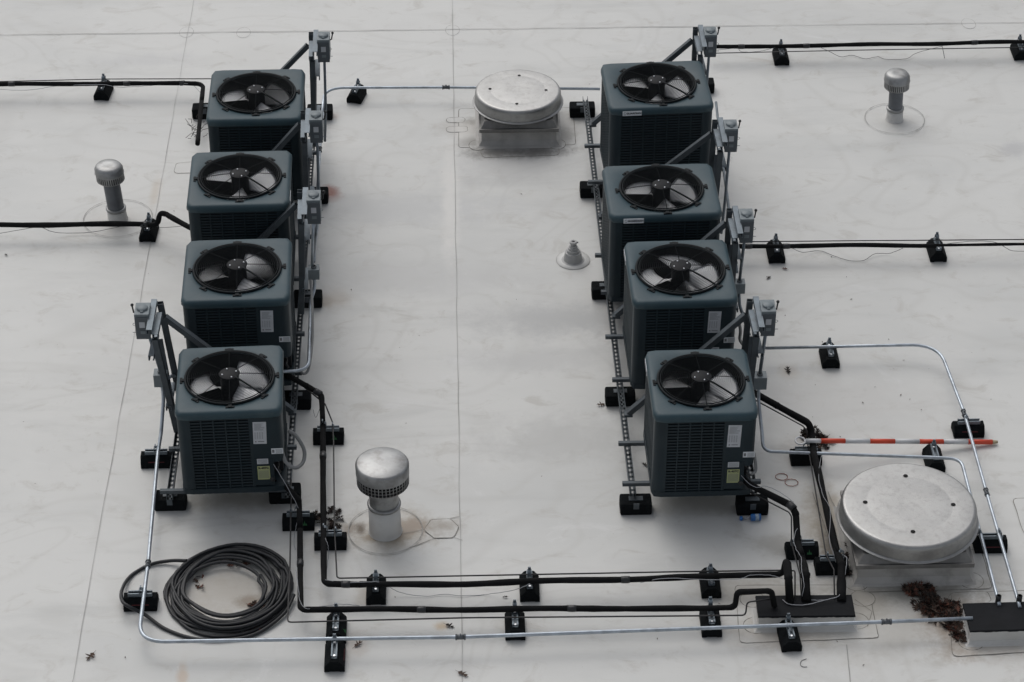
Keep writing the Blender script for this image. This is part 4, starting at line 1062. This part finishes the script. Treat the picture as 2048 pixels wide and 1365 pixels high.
wire('grey wire hanging along the left middle black pipe', [V(-20, 470, 0.02), V(30, 462, 0.04), V(78, 455, 0.12), V(110, 465, 0.04), V(170, 466, 0.02), V(220, 458, 0.06), V(290, 443, 0.16), V(320, 455, 0.1), V(372, 452, 0.12)], m=M_WDARK)
wire('grey wire draped past the first support of the upper long pipe', [V(650, 1160, 0.16), V(690, 1166, 0.16), V(750, 1164, 0.17), V(770, 1170, 0.12), V(800, 1185, 0.03), V(850, 1193, 0.01), V(885, 1189, 0.01), V(925, 1192, 0.01), V(975, 1189, 0.01), V(1030, 1180, 0.1), V(1060, 1168, 0.17)])
wire('grey wire lying along the upper long pipe at its right end', [V(1280, 1166, 0.1), V(1330, 1157, 0.17), V(1420, 1160, 0.17), V(1480, 1158, 0.17), V(1500, 1151, 0.17), V(1540, 1151, 0.17), V(1566, 1158, 0.15)])
wire('grey wire running down from the cluster beside the near flue to the lower pipe', [V(634, 1048, 0.1), V(650, 1075, 0.16), V(657, 1100, 0.12), V(655, 1130, 0.03), V(651, 1160, 0.12)])
wire('grey wire on the black pipe beside the cable coil', [V(592, 1140, 0.15), V(597, 1180, 0.17), V(601, 1205, 0.18), V(615, 1218, 0.17), V(640, 1214, 0.1), V(680, 1209, 0.05), V(720, 1212, 0.02)])
wire('pale wire running down the side of the near right unit and along its pipe', [V(1474, 905, 0.5), V(1475, 935, 0.42), V(1490, 960, 0.38), V(1512, 975, 0.34), V(1532, 973, 0.34), V(1560, 985, 0.33), V(1588, 1005, 0.33)])
wire('pale wire zigzagging down the pipe above the left curb', [V(1598, 1050, 0.22), V(1588, 1075, 0.2), V(1592, 1098, 0.19), V(1602, 1115, 0.22), V(1603, 1140, 0.25), V(1608, 1170, 0.22), V(1605, 1195, 0.15), V(1620, 1200, 0.14), V(1650, 1201, 0.14)])
wire('pale wire looping over the black top of the left curb', [V(1565, 1200, 0.14), V(1580, 1209, 0.14), V(1610, 1210, 0.14), V(1645, 1202, 0.15), V(1680, 1190, 0.16), V(1688, 1160, 0.18), V(1694, 1120, 0.18), V(1688, 1112, 0.18)], 0.0028)
wire('grey wire lying along the pipe left of the large exhaust hood', [V(1643, 912, 0.17), V(1637, 950, 0.17), V(1646, 990, 0.17), V(1660, 1020, 0.17), V(1659, 1080, 0.17), V(1668, 1110, 0.15), V(1671, 1125, 0.1)])
wire('curl of thin wire on the bare roof below the left pipe curb', [V(1613, 1318, 0.004), V(1603, 1322, 0.004), V(1601, 1330, 0.004), V(1606, 1334, 0.004), V(1614, 1334, 0.004)], 0.002, M_WDARK, 0)
wire('stray wire crossing the roof between the near left unit and the vent', [V(626, 820, 0.03), V(632, 835, 0.02), V(640, 815, 0.1)], 0.0016, M_WDARK)

# ================================================================== CABLE COIL
def cable_coil():
    rnd = random.Random(11)
    c = V(459, 1187)
    base = Vector((c.x, c.y, 0))
    pts = []
    turns = 15
    n = 40
    ox = oy = 0.0
    rad = 0.42
    for k in range(turns):
        r1 = rnd.uniform(0.265, 0.435) if k > 2 else (0.43, 0.40, 0.385)[k]
        q_ = 0.445 - r1; ox1, oy1 = rnd.uniform(-0.05, 0.05) * min(1, q_ * 12), rnd.uniform(-0.055, 0.055) * min(1, q_ * 12)
        ph = rnd.random() * 6
        for i in range(n):
            t = i / n; a = 2 * PI * t + 0.6
            s = t * t * (3 - 2 * t)
            r_ = rad * (1 - s) + r1 * s
            x = (ox * (1 - s) + ox1 * s) + (r_ + 0.014 * math.sin(3 * a + ph) + 0.006 * math.sin(7 * a + 2 * ph)) * math.cos(a)
            y = (oy * (1 - s) + oy1 * s) + (r_ * 1.03 + 0.016 * math.sin(2 * a + ph)) * math.sin(a)
            inner = max(0, 1 - abs(r_ - 0.35) / 0.1)
            z = 0.012 + 0.0036 * k + 0.01 * rnd.random() * 0.1 + 0.006 * inner
            pts.append(Vector((x, y, z)))
        rad, ox, oy = r1, ox1, oy1
    bm = bmesh.new()
    tube(bm, smooth_path(pts, 1), 0.0125, 8)
    tail = [V(373, 1122, 0.07), V(340, 1122, 0.03), V(300, 1130, 0.015), V(262, 1152, 0.013), V(244, 1180, 0.05), V(245, 1203, 0.10), V(262, 1216, 0.09), V(290, 1230, 0.03), V(330, 1258, 0.013), V(380, 1276, 0.013), V(430, 1281, 0.013), V(490, 1275, 0.013), V(530, 1258, 0.02), V(570, 1225, 0.03), V(588, 1190, 0.04)]
    tube(bm, [p - base for p in smooth_path(tail, 8)], 0.0125, 8)
    o = obj('cable_coil', bm, M_CABLE); o.location = base
    tag(o, 'big coil of thick black cable lying on the roof', 'cable coil')
cable_coil()

# ================================================================== EXHAUST HOODS
def hood(px, py, zr, dia, curb_w, curb_front_py, label, hh=0.13):
    """px,py: centre of the rim; zr rim height"""
    c = V(px, py, zr); R0 = dia / 2
    t = thing('exhaust_hood', label, 'roof exhaust hood', (c.x, c.y, 0), 0, 'spun aluminium exhaust hoods')
    bm = bmesh.new()
    lathe(bm, [(R0 - 0.022, zr - 0.004), (R0 - 0.002, zr - 0.005), (R0 + 0.002, zr - 0.001), (R0 - 0.002, zr + 0.004), (R0 - 0.016, zr + 0.0045), (R0 - 0.0165, zr + 0.010), (R0 - 0.0172, zr + hh * 0.4), (R0 - 0.0185, zr + hh * 0.68), (R0 - 0.0195, zr + hh * 0.76), (R0 - 0.022, zr + hh * 0.85), (R0 - 0.0275, zr + hh * 0.93), (R0 - 0.036, zr + hh * 0.98), (R0 - 0.045, zr + hh), (R0 - 0.05, zr + hh + 0.0004), (R0 * 0.76, zr + hh + 0.002), (R0 * 0.62, zr + hh + 0.003), (R0 * 0.605, zr + hh + 0.0025), (R0 * 0.59, zr + hh + 0.0032), (R0 * 0.22, zr + hh + 0.004), (R0 * 0.17, zr + hh + 0.0034), (0, zr + hh + 0.0034)], seg=96)
    # inner skin gives the rolled rim a thickness
    lathe(bm, [(R0 - 0.022, zr - 0.004), (R0 - 0.026, zr + hh * 0.55), (R0 - 0.06, zr + hh - 0.012), (0, zr + hh - 0.006)], seg=96)
    obj('hood_cap', bm, M_ALU, t)
    for k in range(4):
        bm = bmesh.new(); a = PI / 2 * k + R(-4)
        rr = R0 * 0.62
        lathe(bm, [(0.016 * (R0 / 0.46), zr + hh + 0.0055), (0, zr + hh + 0.007)], (rr * math.cos(a), rr * math.sin(a), 0), 12, False)
        obj('bolt_hole', bm, M_HOLE, t)
    h = curb_w / 2
    bm = bmesh.new()   # throat under the cap
    lathe(bm, [(h * 0.84, zr * 0.6), (h * 0.84, zr + hh * 0.5)], seg=48)
    obj('throat', bm, M_HOLE, t)
    bm = bmesh.new()   # metal cap of the curb with turned-down edge
    box(bm, (0, 0, zr * 0.62), (curb_w + 0.03, curb_w + 0.03, 0.035), bev=0.003)
    v = []
    lo, hi = zr * 0.62 + 0.018, zr * 0.62 + 0.075
    for (s_, z_) in ((h, lo), (h * 0.9, hi)):
        v.append([bm.verts.new((sx * s_, sy * s_, z_)) for sx, sy in ((-1, -1), (1, -1), (1, 1), (-1, 1))])
    for i in range(4): bm.faces.new((v[0][i], v[0][(i + 1) % 4], v[1][(i + 1) % 4], v[1][i]))
    bm.faces.new(v[1])
    obj('curb_cap', bm, M_ALUD, t)
    bm = bmesh.new()
    v = []
    for (s_, z_) in ((h + 0.05, 0.0), (h + 0.02, 0.012), (h - 0.004, 0.05), (h - 0.006, zr * 0.62 - 0.012)):
        v.append([bm.verts.new((sx * s_, sy * s_, z_)) for sx, sy in ((-1, -1), (1, -1), (1, 1), (-1, 1))])
    for A, B in zip(v, v[1:]):
        for i in range(4): bm.faces.new((A[i], A[(i + 1) % 4], B[(i + 1) % 4], B[i]))
    obj('membrane_curb', bm, M_MEMD, t)
    return t
hood(1815, 1036, 0.25, 0.972, 0.78, 0, 'large round aluminium exhaust hood with four bolt holes at lower right', 0.125)
hood(1036, 203, 0.25, 0.79, 0.66, 0, 'smaller round aluminium exhaust hood between the two rows', 0.115)

# ================================================================== FLUE VENTS
def flue(px, py, topx, topy, ztop, capd, piped, label, style='louvre', ringd=0.5):
    b = V(px, py, 0); tp = V(topx, topy, ztop)
    t = thing('flue_vent', label, 'flue vent', b, 0, 'round metal flue vents')
    lean = Vector((tp.x - b.x, tp.y - b.y, 0))
    def at(z): return lean * (z / ztop)
    def leanlathe(prof, m, name, seg=36, smooth=True):
        bm = bmesh.new(); lathe(bm, prof, (0, 0, 0), seg, smooth)
        for v in bm.verts: d = at(max(0, v.co.z)); v.co.x += d.x; v.co.y += d.y
        return obj(name, bm, m, t)
    pr, cr = piped / 2, capd / 2
    ch = capd * (0.52 if style == 'mesh' else 0.62)
    zc = ztop - ch
    # boot of membrane
    bt = 0.24 if style == 'mesh' else 0.10
    leanlathe([(pr + 0.018, 0.002), (pr + 0.014, 0.006), (pr + 0.012, 0.016), (pr + 0.011, 0.04), (pr + 0.010, bt * 0.5), (pr + 0.009, bt), (pr, bt + 0.002)], M_MEM, 'membrane_boot')
    bm = bmesh.new(); strip(bm, ring_pts((0, 0), ringd, ringd, 56), 0.005, z1=0.010, closed=True, jit=0.5); obj('flashing_edge', bm, M_SEAM, t)
    # clamp ring
    leanlathe([(pr + 0.001, bt - 0.012), (pr + 0.014, bt - 0.010), (pr + 0.015, bt + 0.010), (pr + 0.001, bt + 0.012)], M_FLUE, 'draw_band')
    leanlathe([(pr, bt), (pr, zc + 0.05)], M_FLUEP if style != 'mesh' else M_FLUE, 'pipe', 30)
    if style == 'mesh':
        leanlathe([(pr, zc - 0.02), (pr + 0.01, zc), (cr * 0.98, zc + 0.012), (cr, zc + 0.02)], M_FLUE, 'cap_base')
        bm = bmesh.new()
        z0, z1 = zc + 0.02, zc + ch * 0.54
        for k in range(44):
            a = 2 * PI * k / 44
            p = Vector((cr * math.cos(a), cr * math.sin(a), 0))
            obox(bm, p + Vector((0, 0, z0)), p + Vector((0, 0, z1)), Vector((-math.sin(a), math.cos(a), 0)), -0.0026, 0.0026, -0.001, 0.001)
        for z in (z0 + (z1 - z0) * q for q in (0.0, 0.333, 0.667, 1.0)):
            lathe(bm, [(cr + 0.001, z - 0.002), (cr + 0.001, z + 0.002)], seg=44)
        for v in bm.verts: d = at(v.co.z); v.co.x += d.x; v.co.y += d.y
        obj('mesh_screen', bm, M_FLUE, t)
        leanlathe([(cr * 0.86, z0 - 0.004), (cr * 0.86, z1 + 0.02)], M_HOLE, 'dark_core')
        leanlathe([(cr + 0.004, z1 - 0.004), (cr + 0.005, ztop - 0.016), (cr - 0.002, ztop - 0.006), (cr * 0.93, ztop), (cr * 0.5, ztop + 0.010), (0, ztop + 0.014)], M_FLUE, 'cap', 44)
    else:
        leanlathe([(pr, zc - 0.012), (cr * 0.9, zc + 0.002), (cr, zc + 0.016)], M_FLUE, 'cap_base')
        leanlathe([(cr * 0.88, zc + 0.01), (cr * 0.88, zc + ch * 0.6)], M_HOLE, 'dark_core')
        bm = bmesh.new()
        for k in range(40):
            a = 2 * PI * k / 40
            p = Vector((cr * 0.99 * math.cos(a), cr * 0.99 * math.sin(a), 0))
            obox(bm, p + Vector((0, 0, zc + 0.012)), p + Vector((0, 0, zc + ch * 0.52)), Vector((-math.sin(a), math.cos(a), 0)), -0.0055, 0.0055, -0.001, 0.001)
        for v in bm.verts: d = at(v.co.z); v.co.x += d.x; v.co.y += d.y
        obj('louvre_fins', bm, M_FLUE, t)
        leanlathe([(cr + 0.002, zc + ch * 0.48), (cr + 0.005, zc + ch * 0.55), (cr + 0.001, zc + ch * 0.6), (cr + 0.001, ztop - 0.03), (cr - 0.010, ztop - 0.012), (cr * 0.8, ztop), (cr * 0.3, ztop + 0.003), (0, ztop - 0.002)], M_FLUE, 'cap', 40)
    return t
flue(236, 438, 216, 330, 0.50, 0.232, 0.138, 'flue vent with ribbed cap left of the left row', 'louvre', 0.285)
flue(1789, 239, 1795, 146, 0.42, 0.222, 0.125, 'flue vent with ribbed cap at upper right of the roof', 'louvre', 0.262)
flue(771, 1062, 764, 925, 0.60, 0.362, 0.205, 'wide flue vent with mesh band near the cable coil', 'mesh', 0.26)
bm = bmesh.new()
c = V(1146, 521)
lathe(bm, [(0.10, 0.004), (0.078, 0.012), (0.074, 0.03), (0.066, 0.078), (0.066, 0.084), (0.054, 0.086), (0.051, 0.104), (0.052, 0.108), (0.042, 0.109), (0.040, 0.124), (0.041, 0.128), (0.032, 0.129), (0.030, 0.144), (0.031, 0.148), (0.022, 0.149), (0.021, 0.165), (0.030, 0.168), (0.030, 0.180), (0.024, 0.184), (0.014, 0.184), (0.012, 0.165)], seg=32, smooth=False)
t = thing('pipe_boot', 'small grey stepped rubber pipe boot between the rows', 'pipe boot', c)
obj('stepped_cone', bm, M_BOOT, t)
bm = bmesh.new(); box(bm, (0.034, 0.0, 0.173), (0.012, 0.010, 0.010)); obj('clamp_screw', bm, M_EMTD, t)
bm = bmesh.new(); lathe(bm, [(0.137, 0.002), (0.136, 0.005), (0.07, 0.007)], seg=40); obj('flashing_disc', bm, mat('boot_disc', (0.64, 0.64, 0.62), 0.5), t)
bm = bmesh.new(); strip(bm, ring_pts((0, 0), 0.137, 0.137, 40), 0.003, z1=0.009, closed=True, jit=0.5); obj('flashing_edge', bm, M_SEAMS, t)

# ================================================================== BLACK-TOPPED PIPE CURBS
def curb(fl, fr, h, d, label, over=0.012):
    a, b = V(*fl, h), V(*fr, h)
    c = (a + b) / 2; w_ = (b - a).length; ang = math.atan2(b.y - a.y, b.x - a.x)
    c = c + Vector((-math.sin(ang), math.cos(ang), 0)) * d / 2
    t = thing('pipe_curb', label, 'pipe curb', (c.x, c.y, 0), ang, 'low white pipe curbs with black tops')
    bm = bmesh.new()
    v = []
    for (e, z) in ((0.03, 0.0), (0.01, 0.01), (-0.006, 0.03), (-0.006, h - 0.01)):
        v.append([bm.verts.new((sx * (w_ / 2 + e), sy * (d / 2 + e), z)) for sx, sy in ((-1, -1), (1, -1), (1, 1), (-1, 1))])
    for A, B in zip(v, v[1:]):
        for i in range(4): bm.faces.new((A[i], A[(i + 1) % 4], B[(i + 1) % 4], B[i]))
    obj('white_side', bm, M_MEM, t)
    bm = bmesh.new()
    rnd = random.Random(4); n = 40
    pts = []
    for (x0, y0, x1, y1) in ((-1, -1, 1, -1), (1, -1, 1, 1), (1, 1, -1, 1), (-1, 1, -1, -1)):
        for k in range(n):
            s = k / n; pts.append(((x0 + (x1 - x0) * s) * (w_ / 2), (y0 + (y1 - y0) * s) * (d / 2)))
    top = [bm.verts.new((x, y, h)) for x, y in pts]
    low = [bm.verts.new((x * (1 + 0.006), y * (1 + 0.02), h - 0.012 - 0.006 * rnd.random())) for x, y in pts]
    bm.faces.new(top)
    for i in range(len(pts)): bm.faces.new((low[i], low[(i + 1) % len(pts)], top[(i + 1) % len(pts)], top[i]))
    obj('black_top', bm, M_TAR, t)
    return t
curb((1517, 1233), (1711, 1231), 0.13, 0.205, 'low curb with black top where four black pipes enter')
curb((1941, 1262), (2150, 1256), 0.13, 0.27, 'low curb with black top at the right edge where three conduits enter')
G_ = 'black sleeves where conduits enter the right curb'
for (px, py, lab) in ((1996, 1203, 'short black sleeve on the left conduit at the right curb'), (2038, 1203, 'short black sleeve on the right conduit at the right curb')):
    p = V(px, py, 0.133); bm = bmesh.new(); lathe(bm, [(0.0, -0.02), (0.019, -0.02), (0.018, 0.05), (0.013, 0.052)], seg=16)
    o = tag(obj('conduit_sleeve', bm, M_BLACK), lab, 'sleeve', G_); o.location = p

# ================================================================== STRIPED POLE, CAN, RINGS, LEAVES
def pole():
    a, b = V(1612, 882, 0.19), V(1994, 884.5, 0.02)
    base = Vector((a.x, a.y, 0))
    t = thing('striped_pole', 'red and white striped pole with ring end lying by the near right unit', 'pole', base)
    xs = [1612, 1641, 1689, 1738, 1788, 1837, 1885.5, 1934.5, 1984]
    def at(px): return a.lerp(b, (px - 1612) / (1994 - 1612)) - base
    for i in range(len(xs) - 1):
        m = M_PRED if i % 2 == 1 else M_PWHT
        r = 0.0185 if i > 0 else 0.0165
        bm = bmesh.new(); tube(bm, [at(xs[i]), at(xs[i + 1])], r, 14); obj('red_band' if i % 2 else 'white_band', bm, m, t)
    bm = bmesh.new(); tube(bm, [at(1984), at(1990), at(1995)], 0.017, 12, rfun=lambda q: 0.017 - 0.006 * q); obj('worn_tip', bm, M_TAN, t)
    bm = bmesh.new(); c = at(1600.5)
    tube(bm, [c + Vector((0.035 * math.cos(2 * PI * k / 28), 0.042 * math.sin(2 * PI * k / 28), 0)) for k in range(28)], 0.0062, 8, True)
    tube(bm, [at(1611), at(1616)], 0.012, 10)
    obj('ring', bm, M_PWHT, t)
pole()
c = V(1511, 1041, 0.0)
t = thing('spray_can', 'small blue can with separate blue cap lying before the near right unit', 'can', c)
bm = bmesh.new(); tube(bm, [(-0.036, 0, 0.026), (-0.032, 0, 0.026), (0.033, 0.003, 0.026), (0.037, 0.003, 0.026)], 0.025, 20, rfun=lambda q: 0.025 if 0.05 < q < 0.95 else 0.022); obj('can_body', bm, M_BLUE, t)
bm = bmesh.new(); tube(bm, [(-0.004, 0.0016, 0.026), (0.022, 0.0022, 0.026)], 0.0255, 20); obj('printed_band', bm, M_CANW, t)
bm = bmesh.new(); tube(bm, [(-0.037, 0, 0.026), (-0.06, 0, 0.024), (-0.09, 0.004, 0.012)], 0.004, 8); obj('straw', bm, M_WGREY, t)
bm = bmesh.new(); tube(bm, [(-0.112, 0.004, 0.017), (-0.092, 0.004, 0.017)], 0.016, 14); obj('cap', bm, M_BLUE, t)
bm = bmesh.new()
c0 = V(1563, 955); c1 = V(1583, 967)
for (c, r0, z) in ((c0, 0.044, 0.004), (c1, 0.047, 0.006)):
    rnd = random.Random(int(r0 * 1e4))
    for q in range(2):
        tube(bm, [c - c0 + Vector(((r0 + rnd.uniform(-.002, .002)) * math.cos(2 * PI * k / 30), (r0 * 0.86 + rnd.uniform(-.002, .002)) * math.sin(2 * PI * k / 30), z + 0.002 * q)) for k in range(30)], 0.0017, 5, True)
o = tag(obj('wire_ring', bm, M_COPPER), 'two linked rings of thin copper wire on the bare roof', 'wire ring'); o.location = c0

def leaf_outline(rnd, s=1.0):
    pts = []
    for side in (1, -1):
        seq = []
        for (t, wd, tip) in ((0.18, 0.26, 0.30), (0.48, 0.44, 0.66), (0.78, 0.24, 0.98)):
            k = rnd.uniform(0.75, 1.2)
            seq += [(t - 0.09, 0.06 * side), (tip - 0.10, wd * k * 0.75 * side), (tip, wd * k * side), (tip - 0.01, wd * k * 0.55 * side), (t + 0.11, 0.07 * side)]
        pts.append(seq)
    return [(0, 0.02)] + pts[0] + [(1.2, 0)] + pts[1][::-1] + [(0, -0.02), (-0.3, -0.015), (-0.3, 0.015)]
def add_leaf(bm, rnd, c, size, tilt=0.25, z=0.004):
    ol = leaf_outline(rnd); ang = rnd.random() * 2 * PI
    M = Matrix.Translation(c) @ Matrix.Rotation(ang, 4, 'Z') @ Matrix.Rotation(rnd.uniform(-tilt, tilt), 4, 'X') @ Matrix.Rotation(rnd.uniform(-tilt, tilt), 4, 'Y')
    mid = bm.verts.new(M @ Vector((0.1 * size, 0, z)))
    vs = [bm.verts.new(M @ Vector(((x - 0.4) * size, y * size, z + 0.12 * size * abs(y) * 3 * rnd.uniform(0.4, 1.2)))) for x, y in ol]
    for i in range(len(vs)):
        bm.faces.new((mid, vs[i], vs[(i + 1) % len(vs)]))
LG2 = 'fallen oak leaves'
for i, (px, py, s, m, lab) in enumerate(((183, 1313, 0.075, M_LEAF, 'brown oak leaf alone at the bottom left'), (923, 1349, 0.075, M_LEAF, 'brown oak leaf at the bottom edge near the seam'), (1576, 744, 0.075, M_LEAFD, 'dark oak leaf above the striped pole'),
                                      (1204, 811, 0.06, M_LEAF, 'oak leaf beside a rubber foot of the right rack'), (1571, 540, 0.045, M_LEAFR, 'small red oak leaf below the middle right pipe'), (1538, 557, 0.045, M_LEAFD, 'narrow dark leaf below and left of the small red leaf'),
                                      (715, 1292, 0.065, M_LEAF, 'brown leaf right of the bottom support'), (897, 1253, 0.06, M_LEAFD, 'dark curled leaf beside the tan stain'), (684, 890, 0.04, M_LEAFD, 'dark leaf caught at the upper support near the left unit'), (1290, 932, 0.05, M_LEAFD, 'dark leaf at the left side of the nearest right unit'),
                                      (640, 612, 0.05, M_LEAFD, 'dark leaf stuck to the foot beside the third left unit'), (13, 512, 0.035, M_LEAFD, 'dark scrap of leaf at the far left edge'), (1012, 1196, 0.035, M_LEAFD, 'dark scrap of leaf left of the middle upper support'))):
    rnd = random.Random(i * 7 + 2); bm = bmesh.new()
    add_leaf(bm, rnd, Vector((0, 0, 0.003)), s, 0.12, 0.006)
    o = tag(obj('oak_leaf', bm, m), lab, 'leaf', LG2); o.location = V(px, py)
def pile(name, label, spots, n, seedv, mats):
    rnd = random.Random(seedv)
    base = V(spots[0][0], spots[0][1])
    t = tag(bpy.data.objects.new(name, None), label, 'leaf litter', None, 'stuff'); COL.objects.link(t); t.location = base
    bms = [bmesh.new() for _ in mats]
    for k in range(n):
        s = rnd.choice(spots); c = V(s[0], s[1]) - base
        a = rnd.random() * 2 * PI; q = rnd.random() ** 0.6
        c = c + Vector((math.cos(a) * q * s[2], math.sin(a) * q * s[3], 0.004 + (1 - q) * rnd.random() * s[4]))
        add_leaf(bms[rnd.randrange(len(mats))], rnd, c, rnd.uniform(0.035, 0.07), 1.0)
    for b, m in zip(bms, mats): obj('dead_leaves', b, m, t)['kind'] = 'stuff'
pile('leaf_pile', 'drift of dead brown leaves between the large hood and the right curb', [(1840, 1182, 0.10, 0.07, 0.05), (1862, 1200, 0.07, 0.06, 0.05), (1866, 1222, 0.09, 0.06, 0.03), (1895, 1215, 0.09, 0.05, 0.05), (1850, 1210, 0.09, 0.08, 0.03), (1905, 1246, 0.09, 0.08, 0.03), (1880, 1232, 0.12, 0.08, 0.01), (1912, 1232, 0.08, 0.07, 0.05), (1915, 1262, 0.07, 0.08, 0.05), (1922, 1278, 0.05, 0.04, 0.03), (1820, 1180, 0.05, 0.03, 0.02)], 480, 3, (M_LEAFD, M_LEAF, M_LEAF, M_LEAFD, M_LEAFR))
pile('leaf_pile', 'dark leaves caught between the supports near the wide flue', [(636, 1040, 0.05, 0.08, 0.05), (665, 1036, 0.07, 0.10, 0.06), (668, 1055, 0.05, 0.04, 0.04)], 60, 5, (M_LEAFD, M_LEAF, M_LEAFD))
pile('leaf_pile', 'dark leaf litter under the ring end of the striped pole', [(1622, 872, 0.09, 0.09, 0.06), (1640, 885, 0.08, 0.10, 0.05)], 75, 6, (M_LEAFD, M_LEAFD, M_LEAF))
pile('leaf_pile', 'brown leaves and debris inside the cable coil', [(400, 1165, 0.03, 0.06, 0.02), (520, 1212, 0.08, 0.035, 0.02), (470, 1128, 0.12, 0.025, 0.03), (510, 1262, 0.06, 0.03, 0.01)], 45, 8, (M_LEAFD, M_LEAF, M_LEAFR))
pile('leaf_pile', 'dark litter beside the curb of the large hood behind the support', [(1705, 1112, 0.05, 0.12, 0.03), (1700, 1150, 0.04, 0.05, 0.02)], 40, 9, (M_LEAFD, M_LEAF))
def twigs():
    rnd = random.Random(21); base = V(388, 268); bm = bmesh.new()
    for k in range(22):
        p = Vector((rnd.uniform(-0.03, 0.1), rnd.uniform(-0.12, 0.1), rnd.uniform(0.01, 0.09)))
        q = p + Vector((rnd.uniform(-0.09, 0.07), rnd.uniform(-0.09, 0.09), rnd.uniform(-0.03, 0.05)))
        q.z = max(0.004, q.z)
        tube(bm, [p, (p + q) / 2 + Vector((rnd.uniform(-.02, .02), rnd.uniform(-.02, .02), 0.01)), q], 0.0022, 5)
    o = tag(obj('twig_tangle', bm, M_LEAFD), 'tangle of dark twigs and cut wires left of the farthest left unit', 'twigs', None, 'stuff'); o.location = base
twigs()
# scattered specks of grit and leaf crumbs
rnd = random.Random(77); bm = bmesh.new()
for k in range(80):
    px, py = rnd.uniform(0, 2048), rnd.uniform(90, 1365)
    if rnd.random() < 0.4: px, py = rnd.gauss(1600, 140), rnd.gauss(820, 110)
    p = V(px, py); s = rnd.uniform(0.002, 0.008) * (1 if rnd.random() < 0.85 else 1.6)
    a = rnd.random() * PI
    vs = [bm.verts.new(p + Vector((math.cos(a + q) * s * e, math.sin(a + q) * s * e, 0.0045 + 0.003 * rnd.random()))) for q, e in ((0, 1.6), (1.4, 0.6), (3.1, 1.3), (4.6, 0.5))]
    bm.faces.new(vs)
tag(obj('debris_specks', bm, M_LEAF), 'small specks of grit and leaf crumbs scattered over the roof', 'debris', None, 'stuff')
